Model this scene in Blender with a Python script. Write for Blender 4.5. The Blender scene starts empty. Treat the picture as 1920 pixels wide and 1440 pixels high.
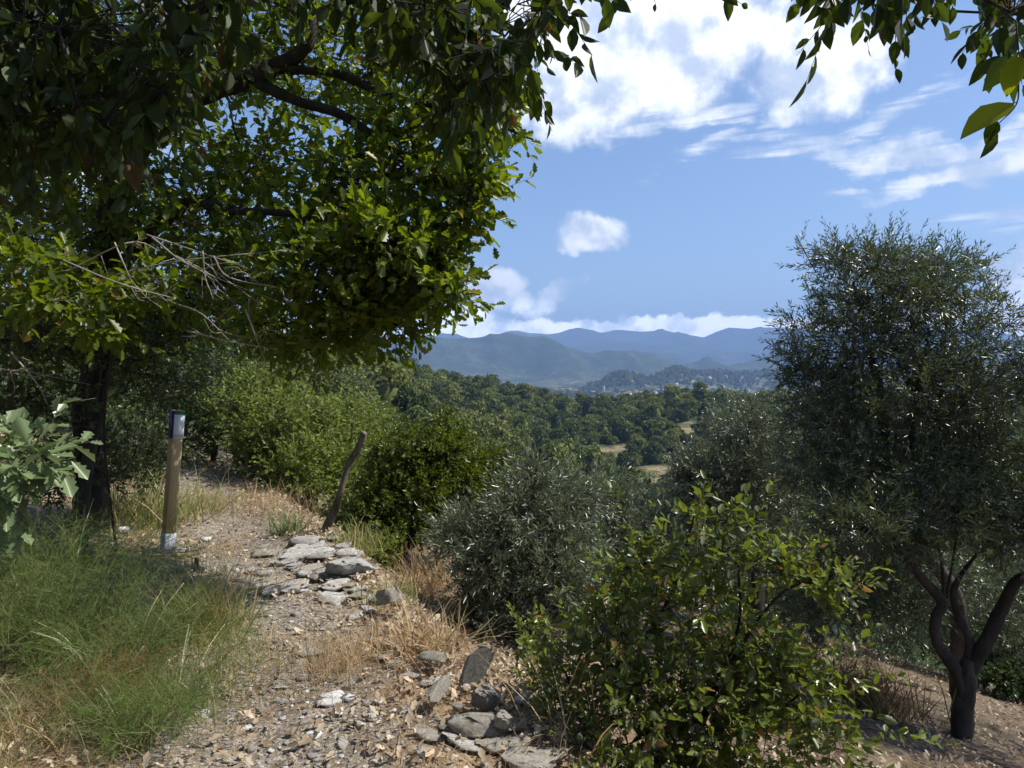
import bpy, math, random
import numpy as np
from mathutils import Matrix, Vector

# ---------------------------------------------------------------- camera, sky, sun, exposure
scene = bpy.context.scene
COL = scene.collection
F = 1281.0                      # focal length in pixels of the 1920 px wide photograph
CX, CY, HOR = 960.0, 720.0, 700.0
EYE = 1.55
PITCH = math.atan((CY - HOR) / F)

cam_data = bpy.data.cameras.new('camera')
cam_data.sensor_width = 36.0
cam_data.lens = 36.0 * F / 1920.0
cam_data.clip_start = 0.05
cam_data.clip_end = 60000
cam = bpy.data.objects.new('camera', cam_data)
cam.location = (0, 0, EYE)
cam.rotation_euler = (math.radians(90) - PITCH, 0, 0)
COL.objects.link(cam)
scene.camera = cam

SUN_AZ, SUN_EL = math.radians(86), math.radians(54)     # azimuth from +Y (view) towards +X (right)
SUN_DIR = Vector((math.sin(SUN_AZ) * math.cos(SUN_EL), math.cos(SUN_AZ) * math.cos(SUN_EL), math.sin(SUN_EL)))
sun_data = bpy.data.lights.new('sun', 'SUN')
sun_data.energy = 4.6
sun_data.angle = math.radians(0.55)
sun_data.color = (1.0, 0.945, 0.85)
sun = bpy.data.objects.new('sun', sun_data)
sun.rotation_euler = (-SUN_DIR).to_track_quat('-Z', 'Y').to_euler()
COL.objects.link(sun)

HAZE = 1.65e-4
scene.view_settings.view_transform = 'Standard'
scene.view_settings.look = 'None'
scene.view_settings.exposure = 0.6
scene.view_settings.gamma = 1.0
scene.view_settings.use_curve_mapping = False
scene.render.engine = 'CYCLES'
cy = scene.cycles
cy.max_bounces = 6; cy.diffuse_bounces = 3; cy.glossy_bounces = 2; cy.transmission_bounces = 4
cy.transparent_max_bounces = 4; cy.volume_bounces = 0
cy.sample_clamp_indirect = 4.0
cy.use_denoising = True

world = bpy.data.worlds.new('World')
scene.world = world
world.use_nodes = True
wt = world.node_tree
for n in list(wt.nodes): wt.nodes.remove(n)

class NT:
    """small helper to write node graphs"""
    def __init__(s, tree): s.t = tree
    def n(s, typ, **kw):
        nd = s.t.nodes.new(typ)
        for k, v in kw.items(): setattr(nd, k, v)
        return nd
    def put(s, sock, v):
        if v is None: return
        if isinstance(v, bpy.types.NodeSocket): s.t.links.new(v, sock)
        else:
            if isinstance(v, (tuple, list)) and sock.type == 'RGBA' and len(v) == 3: v = (*v, 1)
            sock.default_value = v
    def m(s, op, a, b=None, c=None, clamp=False):
        nd = s.n('ShaderNodeMath', operation=op, use_clamp=clamp)
        for i, v in enumerate((a, b, c)): s.put(nd.inputs[i], v)
        return nd.outputs[0]
    def noise(s, vec, scale, detail=4, rough=0.55, dist=0.0, out=0):
        nd = s.n('ShaderNodeTexNoise')
        s.put(nd.inputs['Vector'], vec); s.put(nd.inputs['Scale'], scale); s.put(nd.inputs['Detail'], detail)
        s.put(nd.inputs['Roughness'], rough); s.put(nd.inputs['Distortion'], dist)
        return nd.outputs[out]
    def mix(s, f, a, b):
        nd = s.n('ShaderNodeMix', data_type='RGBA')
        s.put(nd.inputs[0], f); s.put(nd.inputs[6], a); s.put(nd.inputs[7], b)
        return nd.outputs[2]
    def ramp(s, v, a, b, lo=0.0, hi=1.0, smooth=True):
        nd = s.n('ShaderNodeMapRange', interpolation_type='SMOOTHSTEP' if smooth else 'LINEAR')
        s.put(nd.inputs[0], v); s.put(nd.inputs[1], a); s.put(nd.inputs[2], b); s.put(nd.inputs[3], lo); s.put(nd.inputs[4], hi)
        return nd.outputs[0]
    def comb(s, x, y, z):
        nd = s.n('ShaderNodeCombineXYZ'); s.put(nd.inputs[0], x); s.put(nd.inputs[1], y); s.put(nd.inputs[2], z)
        return nd.outputs[0]

W = NT(wt)
sky = W.n('ShaderNodeTexSky', sky_type='NISHITA')
sky.sun_disc = False
sky.sun_elevation = SUN_EL
sky.sun_rotation = SUN_AZ
sky.altitude = 200; sky.air_density = 1.0; sky.dust_density = 1.0; sky.ozone_density = 2.0
tc = W.n('ShaderNodeTexCoord').outputs['Generated']
sp = W.n('ShaderNodeSeparateXYZ'); W.put(sp.inputs[0], tc)
az = W.m('ARCTAN2', sp.outputs[0], sp.outputs[1])
el = W.m('ARCSINE', sp.outputs[2])
# (az, el) in radians; clouds are ellipses in that space, broken up by noise
ae = W.comb(az, el, 0.0)
warp = W.n('ShaderNodeTexNoise'); W.put(warp.inputs['Vector'], ae)
warp.inputs['Scale'].default_value = 9; warp.inputs['Detail'].default_value = 5; warp.inputs['Roughness'].default_value = 0.6
vm = W.n('ShaderNodeVectorMath', operation='SUBTRACT'); W.put(vm.inputs[0], warp.outputs['Color']); vm.inputs[1].default_value = (.5, .5, .5)
vs = W.n('ShaderNodeVectorMath', operation='SCALE'); W.put(vs.inputs[0], vm.outputs[0]); vs.inputs['Scale'].default_value = 0.09
va = W.n('ShaderNodeVectorMath', operation='ADD'); W.put(va.inputs[0], ae); W.put(va.inputs[1], vs.outputs[0])
ws = W.n('ShaderNodeSeparateXYZ'); W.put(ws.inputs[0], va.outputs[0])
wa, we = ws.outputs[0], ws.outputs[1]

def px2ae(px, py):
    a = math.atan((px - CX) / F)
    # direction through the tilted camera
    x, y, z = (px - CX) / F, 1.0, -(py - CY) / F
    y, z = y * math.cos(PITCH) + z * math.sin(PITCH), -y * math.sin(PITCH) + z * math.cos(PITCH)
    l = math.sqrt(x * x + y * y + z * z)
    return math.atan2(x, y), math.asin(z / l)

def ellipse(px, py, rx, ry, rot=0.0, amp=1.0, soft=0.0):
    a0, e0 = px2ae(px, py)
    ra, re = rx / F, ry / F
    c, s = math.cos(math.radians(rot)), math.sin(math.radians(rot))
    dx = W.m('SUBTRACT', wa, a0); dy = W.m('SUBTRACT', we, e0)
    X = W.m('ADD', W.m('MULTIPLY', dx, c / ra), W.m('MULTIPLY', dy, s / ra))
    Y = W.m('ADD', W.m('MULTIPLY', dx, -s / re), W.m('MULTIPLY', dy, c / re))
    r2 = W.m('ADD', W.m('MULTIPLY', X, X), W.m('MULTIPLY', Y, Y))
    return W.m('MULTIPLY', W.m('SUBTRACT', 1.0, r2), amp)

def union(lst):
    o = lst[0]
    for e in lst[1:]:
        o = W.m('MAXIMUM', o, e)
    return W.m('MAXIMUM', o, -1.5)

# puffy clouds
n_puff = W.noise(ae, 13, 8, 0.57)
puffs = union([
    ellipse(1165, 30, 300, 180, 4, 1.3), ellipse(1080, 150, 170, 100, 12, 1.0), ellipse(1360, 50, 150, 80, 10, .7),
    ellipse(1540, 120, 130, 85, 0, 1.2), ellipse(1490, 185, 60, 40, -20, .8), 
    ellipse(1108, 436, 78, 42, -4, 1.1), ellipse(925, 540, 75, 44, 8, 1.1), ellipse(985, 575, 40, 24, -20, .45),
    ellipse(1050, 548, 26, 62, -52, .62), ellipse(850, 605, 120, 30, 4, .8), ellipse(1890, 560, 90, 36, 0, 1.0),
    ellipse(-60, 250, 320, 120, 10, .8), ellipse(2350, 420, 300, 60, 6, .8), ellipse(2500, 150, 300, 110, 6, .9), ellipse(760, -320, 300, 150, 6, .9)])
d_puff = W.ramp(W.m('ADD', puffs, W.m('MULTIPLY', W.m('SUBTRACT', n_puff, 0.5), 2.2)), -0.1, 0.75)
# streaky clouds
sm = W.n('ShaderNodeMapping'); sm.inputs['Rotation'].default_value = (0, 0, math.radians(-13)); sm.inputs['Scale'].default_value = (0.42, 3.4, 1)
W.put(sm.inputs['Vector'], ae)
n_st = W.noise(sm.outputs[0], 17, 8, 0.62, 0.6)
streaks = union([
    ellipse(1290, 215, 170, 26, 5, .9), ellipse(1360, 262, 120, 18, 16, .6), ellipse(1440, 245, 70, 18, -10, .5), ellipse(1650, 284, 240, 25, -6, 1.1),
    ellipse(1860, 305, 230, 20, 4, 1.1), ellipse(1900, 240, 110, 16, 14, .8), ellipse(1690, 205, 90, 18, 12, .45),
    ellipse(2500, 300, 400, 40, 3, .9)])
d_st = W.ramp(W.m('ADD', streaks, W.m('MULTIPLY', W.m('SUBTRACT', n_st, 0.5), 3.4)), -0.1, 1.3, 0, 0.93)
# low bank of cloud over the mountains, all round the horizon
bank_top = W.m('ADD', 0.080, W.m('MULTIPLY', W.m('SUBTRACT', W.noise(W.comb(az, 0.0, 0.0), 5, 3, .5), 0.5), 0.04))
bank = W.ramp(W.m('SUBTRACT', W.m('ADD', bank_top, W.m('MULTIPLY', W.m('SUBTRACT', W.noise(ae, 30, 6, .6), .5), .05)), el), -0.002, 0.006)
d_all = W.m('MAXIMUM', W.m('MAXIMUM', d_puff, d_st), W.m('MULTIPLY', bank, 0.93), clamp=True)
# grey undersides where the cloud is thick and away from the sun
off = W.n('ShaderNodeVectorMath', operation='ADD'); W.put(off.inputs[0], ae); off.inputs[1].default_value = (0.02, 0.028, 0)
n_sh = W.noise(off.outputs[0], 13, 4, 0.57)
lum = W.ramp(W.m('SUBTRACT', n_puff, n_sh), -0.16, 0.10)
CLOUD_K = 9.6
ccol = W.mix(lum, (0.50 * CLOUD_K, 0.58 * CLOUD_K, 0.72 * CLOUD_K), (0.96 * CLOUD_K, 0.98 * CLOUD_K, 1.0 * CLOUD_K))
skm = W.n('ShaderNodeMix', data_type='RGBA', blend_type='MULTIPLY'); skm.inputs[0].default_value = 1.0
W.put(skm.inputs[6], sky.outputs[0]); SKY_MUL = (0.98, 1.04, 1.12); skm.inputs[7].default_value = (*SKY_MUL, 1)
bcol = W.mix(lum, (.95 * CLOUD_K, 1.08 * CLOUD_K, 1.3 * CLOUD_K), (2.4 * CLOUD_K, 2.4 * CLOUD_K, 2.4 * CLOUD_K))
final = W.mix(d_all, skm.outputs[2], W.mix(W.ramp(el, .085, .115), bcol, ccol))
bg = W.n('ShaderNodeBackground'); W.put(bg.inputs[0], final); bg.inputs[1].default_value = 0.10
wo = W.n('ShaderNodeOutputWorld'); wt.links.new(bg.outputs[0], wo.inputs[0])
try:
    world.cycles.sampling_method = 'MANUAL'; world.cycles.sample_map_resolution = 1024
except Exception: pass

# ---------------------------------------------------------------- helpers
R = np.random.default_rng(7)
random.seed(7)

def P(px, py, d):
    """point seen at photograph pixel (px, py) at forward distance d"""
    x, y, z = (px - CX) / F, 1.0, -(py - CY) / F
    y2, z2 = y * math.cos(PITCH) + z * math.sin(PITCH), -y * math.sin(PITCH) + z * math.cos(PITCH)
    return np.array([x / y2 * d, d, EYE + z2 / y2 * d])

def proj(p):
    """world (n,3) -> pixel x, y and depth"""
    p = np.asarray(p, float).reshape(-1, 3)
    x, y, z = p[:, 0], p[:, 1], p[:, 2] - EYE
    c, s = math.cos(PITCH), math.sin(PITCH)
    yy = y * c - z * s; zz = y * s + z * c
    yy = np.where(yy < 1e-3, 1e-3, yy)
    return CX + F * x / yy, CY - F * zz / yy, np.where(y * c - z * s < 0.02, -1, yy)

def nrm(v):
    return v / np.maximum(np.linalg.norm(v, axis=-1, keepdims=True), 1e-9)

def tag(o, label=None, cat=None, group=None, kind=None):
    if label: o['label'] = label
    if cat: o['category'] = cat
    if group: o['group'] = group
    if kind: o['kind'] = kind
    return o

def mesh_data(name, verts, faces, mat=None, smooth=False, rnd=None):
    """faces: list of (n,k) int arrays"""
    me = bpy.data.meshes.new(name)
    verts = np.asarray(verts, np.float32)
    if not isinstance(faces, (list, tuple)): faces = [faces]
    faces = [np.asarray(f, np.int32) for f in faces if len(f)]
    nl = sum(f.size for f in faces); nf = sum(len(f) for f in faces)
    me.vertices.add(len(verts)); me.vertices.foreach_set('co', verts.ravel())
    me.loops.add(nl); me.loops.foreach_set('vertex_index', np.concatenate([f.ravel() for f in faces]))
    me.polygons.add(nf)
    tot = np.concatenate([np.full(len(f), f.shape[1], np.int32) for f in faces])
    st = np.concatenate([[0], np.cumsum(tot)[:-1]]).astype(np.int32)
    me.polygons.foreach_set('loop_start', st); me.polygons.foreach_set('loop_total', tot)
    if smooth: me.polygons.foreach_set('use_smooth', np.ones(nf, bool))
    if rnd is not None:
        at = me.attributes.new('rnd', 'FLOAT', 'FACE'); at.data.foreach_set('value', np.asarray(rnd, np.float32))
    me.update(calc_edges=True)
    if mat: me.materials.append(mat)
    return me

def link(name, me, parent=None, loc=None):
    o = bpy.data.objects.new(name, me); COL.objects.link(o)
    if parent is not None: o.parent = parent
    if loc is not None: o.location = loc
    return o

def empty(name, loc):
    o = bpy.data.objects.new(name, None); COL.objects.link(o)
    o.location = loc; o.empty_display_size = 0.2
    return o

def hash2(ix, iy, seed):
    h = (ix.astype(np.int64) * 374761393 + iy.astype(np.int64) * 668265263 + seed * 144665) & 0xffffffff
    h = ((h ^ (h >> 13)) * 1274126177) & 0xffffffff
    h = (h ^ (h >> 16)) & 0xffffffff
    return h / 4294967295.0
def vnoise(x, y, seed=0):
    x = np.asarray(x, float); y = np.asarray(y, float)
    ix, iy = np.floor(x), np.floor(y); fx, fy = x - ix, y - iy
    ix = ix.astype(np.int64); iy = iy.astype(np.int64)
    fx = fx * fx * (3 - 2 * fx); fy = fy * fy * (3 - 2 * fy)
    a = hash2(ix, iy, seed); b = hash2(ix + 1, iy, seed); c = hash2(ix, iy + 1, seed); d = hash2(ix + 1, iy + 1, seed)
    return (a * (1 - fx) + b * fx) * (1 - fy) + (c * (1 - fx) + d * fx) * fy
def fbm(x, y, oct=4, seed=0, ridged=False):
    s = 0; a = 0.5; t = 0
    for i in range(oct):
        n = vnoise(x * 2 ** i + 17.3 * i, y * 2 ** i - 9.1 * i, seed + i)
        if ridged: n = 1 - np.abs(2 * n - 1)
        s = s + a * n; t += a; a *= 0.5
    return s / t
def sstep(a, b, x):
    t = np.clip((x - a) / (b - a), 0, 1); return t * t * (3 - 2 * t)

# ---------------------------------------------------------------- materials
def newmat(name):
    m = bpy.data.materials.new(name); m.use_nodes = True
    for n in list(m.node_tree.nodes): m.node_tree.nodes.remove(n)
    return m, NT(m.node_tree)

def leaf_mat(name, colors, trans=0.35, rough=0.42, spec=0.5, back=None, tcol=1.6, var=1.0, odd=None, odd_share=0.0, per_tree=None):
    """colors: (dark, light) base colours mixed per leaf; back: underside colour"""
    m, N = newmat(name)
    at = N.n('ShaderNodeAttribute', attribute_name='rnd').outputs['Fac']
    oi = N.n('ShaderNodeObjectInfo').outputs['Random']
    r = N.m('FRACT', N.m('ADD', at, oi))
    big = N.noise(N.n('ShaderNodeNewGeometry').outputs['Position'], 1.6, 2, .5)
    f = N.m('ADD', N.m('MULTIPLY', r, 0.75 * var), N.m('MULTIPLY', N.m('SUBTRACT', big, .35), .7), clamp=True)
    col = N.mix(f, colors[0], colors[1])
    if per_tree:
        tt = N.m('FRACT', N.m('MULTIPLY', oi, 7.77))
        col = N.mix(N.m('MULTIPLY', N.m('POWER', tt, .8), .75), col, N.mix(N.m('GREATER_THAN', oi, .52), per_tree[0], per_tree[1]))
    if odd:
        isodd = N.m('GREATER_THAN', N.m('FRACT', N.m('MULTIPLY', r, 17.31)), 1 - odd_share)
        col = N.mix(isodd, col, odd)
    top = col
    if back:
        bf = N.n('ShaderNodeNewGeometry').outputs['Backfacing']
        col = N.mix(bf, top, back)
    p = N.n('ShaderNodeBsdfPrincipled')
    N.put(p.inputs['Base Color'], col); p.inputs['Roughness'].default_value = rough
    p.inputs['Specular IOR Level'].default_value = spec
    tl = N.n('ShaderNodeBsdfTranslucent')
    hs = N.n('ShaderNodeHueSaturation'); N.put(hs.inputs['Color'], top); hs.inputs['Value'].default_value = tcol; hs.inputs['Saturation'].default_value = 1.12; hs.inputs['Hue'].default_value = 0.485
    N.put(tl.inputs[0], hs.outputs[0])
    mx = N.n('ShaderNodeMixShader'); mx.inputs[0].default_value = trans
    m.node_tree.links.new(p.outputs[0], mx.inputs[1]); m.node_tree.links.new(tl.outputs[0], mx.inputs[2])
    o = N.n('ShaderNodeOutputMaterial'); m.node_tree.links.new(mx.outputs[0], o.inputs[0])
    return m

def solid_mat(name, c1, c2, scale=6, rough=0.85, bump=0.4, bscale=30, stretch=(1, 1, 1), spec=0.3, c3=None, bdist=0.01):
    m, N = newmat(name)
    co = N.n('ShaderNodeTexCoord').outputs['Object']
    oi = N.n('ShaderNodeObjectInfo').outputs['Random']
    mp = N.n('ShaderNodeMapping'); N.put(mp.inputs[0], co); mp.inputs['Scale'].default_value = stretch
    N.put(mp.inputs['Location'], N.comb(N.m('MULTIPLY', oi, 37.0), N.m('MULTIPLY', oi, 11.0), 0.0))
    v = mp.outputs[0]
    n1 = N.ramp(N.noise(v, scale, 6, .62, .3), .3, .7)
    col = N.mix(n1, c1, c2)
    if c3:
        col = N.mix(N.ramp(N.noise(v, scale * 2.3, 4, .6), .52, .66), col, c3)
    val = N.ramp(oi, 0, 1, .8, 1.18, False)
    hs = N.n('ShaderNodeHueSaturation'); N.put(hs.inputs['Color'], col); N.put(hs.inputs['Value'], val)
    p = N.n('ShaderNodeBsdfPrincipled'); N.put(p.inputs['Base Color'], hs.outputs[0]); p.inputs['Roughness'].default_value = rough
    p.inputs['Specular IOR Level'].default_value = spec
    b = N.n('ShaderNodeBump'); b.inputs['Strength'].default_value = bump; b.inputs['Distance'].default_value = bdist
    N.put(b.inputs['Height'], N.noise(v, bscale, 6, .65)); N.put(p.inputs['Normal'], b.outputs[0])
    o = N.n('ShaderNodeOutputMaterial'); m.node_tree.links.new(p.outputs[0], o.inputs[0])
    return m

M = {}
M['oak_leaf'] = leaf_mat('oak_leaf', ((.05, .085, .012), (.18, .24, .03)), .5, .40, .45, odd=(.20, .17, .04), odd_share=.03)
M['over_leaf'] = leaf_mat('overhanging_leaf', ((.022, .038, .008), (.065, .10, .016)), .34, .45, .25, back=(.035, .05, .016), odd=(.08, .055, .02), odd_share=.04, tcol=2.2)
M['olive_leaf'] = leaf_mat('olive_leaf', ((.05, .075, .022), (.13, .165, .05)), .22, .30, .8, back=(.13, .155, .10), tcol=1.5)
M['shrub_leaf'] = leaf_mat('shrub_leaf', ((.08, .12, .022), (.21, .26, .06)), .38, .48, .35)
M['silver_olive'] = leaf_mat('silver_olive_leaf', ((.075, .10, .045), (.17, .205, .10)), .22, .30, .7, back=(.22, .25, .18), tcol=1.4)
M['sunlit_leaf'] = leaf_mat('sunlit_leaf', ((.16, .20, .02), (.22, .26, .03)), .55, .4, .3, tcol=1.8)  # lit version of the overhanging leaf, sun glow put into its brighter colour
M['hedge_grey'] = leaf_mat('greyish_shrub_leaf', ((.085, .115, .045), (.19, .22, .10)), .28, .5, .35)
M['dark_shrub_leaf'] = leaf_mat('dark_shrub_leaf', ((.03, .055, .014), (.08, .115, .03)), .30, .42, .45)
M['holm_leaf'] = leaf_mat('holm_leaf', ((.06, .095, .018), (.19, .235, .04)), .38, .33, .55, back=(.13, .15, .08), odd=(.24, .16, .06), odd_share=.06)
M['bright_leaf'] = leaf_mat('bright_leaf', ((.035, .06, .010), (.135, .175, .022)), .38, .40, .4)
M['pale_leaf'] = leaf_mat('pale_leaf', ((.13, .19, .08), (.24, .30, .15)), .30, .36, .6)
M['forest'] = leaf_mat('forest_foliage', ((.04, .06, .014), (.17, .20, .045)), .25, .6, .2, per_tree=((.028, .045, .015), (.20, .215, .05)))
M['fern_green'] = leaf_mat('fine_green', ((.055, .11, .022), (.18, .27, .055)), .35, .5, .3)
M['grass_green'] = leaf_mat('grass_green', ((.10, .15, .03), (.25, .29, .09)), .30, .55, .3, odd=(.42, .34, .17), odd_share=.25)
M['straw'] = leaf_mat('straw', ((.30, .21, .10), (.58, .46, .27)), .25, .6, .3, odd=(.25, .13, .05), odd_share=.12)
M['straw_dark'] = leaf_mat('rusty_weed', ((.16, .085, .035), (.34, .19, .08)), .25, .6, .3)
M['litter'] = leaf_mat('dead_leaf', ((.18, .125, .075), (.54, .45, .315)), .15, .6, .3, odd=(.60, .48, .34), odd_share=.2)
M['bark'] = solid_mat('dark_bark', (.024, .018, .014), (.06, .046, .035), 9, .9, .9, 40, (1, 1, .3), bdist=.02)
M['olive_bark'] = solid_mat('olive_bark', (.03, .023, .018), (.075, .06, .048), 8, .9, .9, 34, (1, 1, .35), bdist=.02)
M['twig'] = solid_mat('dead_twig', (.24, .21, .18), (.38, .34, .29), 12, .8, .3, 60)
M['green_stem'] = solid_mat('green_stem', (.10, .12, .04), (.17, .17, .07), 12, .6, .2, 60)
M['pale_stem'] = solid_mat('pale_stem', (.30, .34, .18), (.45, .45, .28), 12, .6, .2, 60)
M['stone'] = solid_mat('schist_stone', (.35, .335, .31), (.54, .52, .475), 5, .72, .8, 26, (1, 1, 3.0), .35, c3=(.20, .185, .165), bdist=.012)
M['white_stone'] = solid_mat('white_stone', (.55, .55, .54), (.72, .71, .69), 5, .7, .6, 26, (1, 1, 2.0), .35, c3=(.42, .41, .40), bdist=.01)
M['stone_warm'] = solid_mat('lichen_stone', (.33, .30, .25), (.52, .48, .40), 7, .85, .9, 30, (1, 1, 2.2), .25, c3=(.17, .155, .13), bdist=.015)
M['dead_wood'] = solid_mat('weathered_wood', (.06, .048, .036), (.20, .17, .135), 10, .85, .9, 55, (1, 1, .12), .25, bdist=.012)
# ---------------------------------------------------------------- terrain
EDGE_Y = np.array([-3, 0, 2.7, 3.9, 5.1, 6.6, 8.2, 10, 14, 25])
EDGE_X = np.array([.9, .7, .38, -.35, -.98, -1.75, -2.7, -4.0, -6.5, -11])
def edge_s(x, y):
    return x - np.interp(y, EDGE_Y, EDGE_X)
def path_centre(y):
    return np.interp(y, [-3, 0, 2.7, 4, 5, 6, 7.6, 9.2, 11, 16], [-.7, -.7, -1.0, -1.45, -1.8, -2.3, -3.15, -4.3, -6.0, -10])

def local_h(x, y):
    s = edge_s(x, y) + 0.10 * (fbm(x * 2.2, y * 2.2, 3, 5) - .5)
    left = np.maximum(0, -3.3 - x - 0.25 * np.maximum(0, y - 6)) * .16
    h = left
    drop = 0.34 * sstep(0.0, 0.45, s) * (1 - 0.35 * sstep(6, 10, y))
    h = h - drop - 0.27 * np.clip(s - 0.1, 0, 14) - .12 * np.clip(s - 14, 0, 60)
    h = h - 0.10 * sstep(1.0, 2.2, s) + .10 * sstep(2.2, 3.0, s)
    pc = np.abs(x - path_centre(y))
    h = h - 0.05 * np.exp(-(pc / .45) ** 2) * (s < 0)
    h = h + 0.10 * (fbm(x * 1.1, y * 1.1, 3, 11) - .5) + 0.045 * (fbm(x * 5, y * 5, 3, 12) - .5)
    return h

UU = np.array([-2500, 0, 500, 600, 700, 760, 820, 870, 900, 950, 1010, 1060, 1110, 1150, 1210, 1280, 1350, 1440, 1600, 1900, 2600, 4500.])
def prof(pts):
    px, v = zip(*pts); return np.interp(UU, px, v)
def z_of(py, d): return EYE + (HOR - py) / F * d
KD = [22, 60, 110, 170, 230, 280, 330, 385, 430, 560, 900, 1500, 2000, 2600, 3200, 3600, 4500, 5600, 7000, 8200, 9500, 13000, 20000]
KZ = []
KZ.append(prof([(-2500, 4), (500, -.4), (700, -2.9), (960, -6.2), (1500, -7.5), (4500, -8)]))
KZ.append(prof([(-2500, 12), (500, -1.5), (680, -5.2), (800, -9.8), (900, -13.2), (1000, -15), (1500, -15.5), (4500, -18)]))
KZ.append(prof([(-2500, 20), (500, 2), (680, -3.5), (800, -10), (900, -16), (1000, -21), (1500, -25), (4500, -26)]))
KZ.append(prof([(-2500, 28), (500, 4), (600, 0), (750, -8), (900, -19), (1050, -30), (1300, -33), (1900, -32), (4500, -30)]))
KZ.append(prof([(-2500, 34), (500, 8), (600, 4), (700, -1), (850, -14), (1000, -26), (1130, -31), (1300, -29), (1900, -28), (4500, -26)]))
KZ.append(prof([(-2500, 38), (500, 9), (600, 6), (700, 2), (850, -11), (1000, -23), (1130, -27), (1300, -21), (1900, -22), (4500, -20)]))
KZ.append(prof([(-2500, 38), (500, 9), (600, 6.5), (700, 4), (850, -9), (1000, -19), (1130, -23), (1210, -20), (1290, -14), (1400, -15), (1900, -21), (4500, -16)]))
KZ.append(z_of(prof([(-2500, 620), (500, 680), (600, 688), (700, 690), (760, 700), (820, 715), (870, 731), (950, 737), (1010, 744), (1060, 761), (1110, 771), (1150, 770), (1210, 758), (1280, 755), (1350, 762), (1440, 772), (1900, 780), (4500, 780)]), 385))
KZ.append(KZ[-1] - 6)
KZ.append(np.minimum(KZ[-1] - 18, -45))
KZ.append(np.full(len(UU), -60.))
KZ.append(np.full(len(UU), -62.))
KZ.append(np.full(len(UU), -62.))
KZ.append(np.full(len(UU), -60.))
KZ.append(np.full(len(UU), -52.))
KZ.append(z_of(prof([(-2500, 690), (600, 705), (900, 705), (1100, 706), (1300, 704), (1450, 700), (1900, 698), (4500, 690)]), 3600))
KZ.append(z_of(prof([(-2500, 600), (500, 660), (600, 655), (660, 655), (760, 640), (850, 634), (905, 633), (945, 627), (985, 637), (1010, 644), (1060, 655), (1110, 664), (1150, 667), (1210, 673), (1280, 684), (1350, 690), (1440, 697), (1600, 694), (1900, 690), (4500, 650)]), 4500))
KZ.append(np.minimum(KZ[-1] - 60, z_of(688, 5600)))
KZ.append(z_of(prof([(-2500, 640), (950, 672), (1150, 674), (1280, 680), (1440, 676), (1500, 672), (1900, 660), (4500, 650)]), 7000))
KZ.append(z_of(prof([(-2500, 640), (950, 655), (1150, 660), (1280, 652), (1440, 655), (1900, 645), (4500, 640)]), 8200))
UD = np.array([-2500, 500, 740, 820, 900, 970, 1000, 1050, 1090, 1130, 1160, 1200, 1235, 1260, 1290, 1318, 1342, 1365, 1388, 1405, 1425, 1442, 1470, 1500, 1560, 1640, 1750, 1850, 1890, 1930, 2300, 4500.])
PD = np.array([600, 640, 638, 634, 640, 633, 630, 625, 619, 622, 618, 622, 621, 629, 627, 633, 622, 614, 619, 622, 617, 614, 619, 622, 618, 616, 608, 596, 590, 588, 600, 620.])
KZ.append(np.interp(UU, UD, z_of(PD, 9500)))      # replaced per column below
KZ.append(np.full(len(UU), 60.)); KZ.append(np.full(len(UU), -50.))
KZ = np.array(KZ)
LKD = np.log(KD)

def far_h(x, y):
    r = np.hypot(x, y); th = np.abs(np.arctan2(x, y))
    d = np.where(th < 1.08, y, r * math.cos(1.08))
    d = np.maximum(d, 1.0)
    u = np.where(th < 1.25, CX + F * x / np.maximum(d, 1e-3), np.where(x > 0, 4500, -2500))
    u = np.clip(u, -2500, 4500)
    ld = np.clip(np.log(d), LKD[0], LKD[-1])
    k = np.clip(np.searchsorted(LKD, ld) - 1, 0, len(KD) - 2)
    out = np.zeros_like(x, float)
    zc = np.zeros((len(KD),) + x.shape)
    for i in range(len(KD)):
        if i == 20: zc[i] = z_of(np.interp(u, UD, PD), 9500)
        else: zc[i] = np.interp(u, UU, KZ[i])
    z0 = np.take_along_axis(zc, k[None], 0)[0]; z1 = np.take_along_axis(zc, k[None] + 1, 0)[0]
    t = (ld - LKD[k]) / (LKD[k + 1] - LKD[k])
    t = t * t * (3 - 2 * t) * .6 + t * .4
    z = z0 + (z1 - z0) * t
    # knolls beside the village
    def knoll(px, dd, zt, wu, wd):
        uu = (u - px) / wu; rr = (d - dd) / wd
        return zt * np.exp(-(uu * uu) - rr * rr)
    z = z + knoll(1165, 2350, 56, 52, 170) + knoll(1262, 2500, 74, 48, 220) + knoll(1340, 2600, 62, 55, 220) + knoll(1420, 2750, 52, 60, 240) + knoll(1560, 2800, 60, 90, 300)+ knoll(1800, 2900, 70, 140, 300)
    # gullies and spurs
    m1 = sstep(3300, 4000, d) * (1 - sstep(4350, 4500, d)) + sstep(4700, 5200, d) * (1 - sstep(9000, 9500, d)) * .9
    g = fbm(u / 140 + .0005 * d, d / 1700, 4, 31, True) - .55
    z = z + m1 * g * 0.046 * d
    m2 = sstep(40, 120, d) * (1 - sstep(500, 800, d))
    z = z + m2 * (fbm(x / 38, y / 38, 3, 41) - .5) * 5
    m3 = sstep(2050, 2500, d) * (1 - sstep(3300, 3600, d))
    z = z + m3 * (fbm(x / 260, y / 260, 3, 43) - .5) * 34
    z = z + sstep(4000, 5000, d) * (fbm(x / 160, y / 160, 3, 45) - .5) * 14
    return z

def H(x, y):
    x = np.asarray(x, float); y = np.asarray(y, float)
    sh = x.shape; x = np.atleast_1d(x); y = np.atleast_1d(y)
    r = np.hypot(x, y)
    w = sstep(13, 26, r)
    h = local_h(x, y) * (1 - w) + far_h(x, y) * w
    return h.reshape(sh) if sh else float(h[0])

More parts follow.
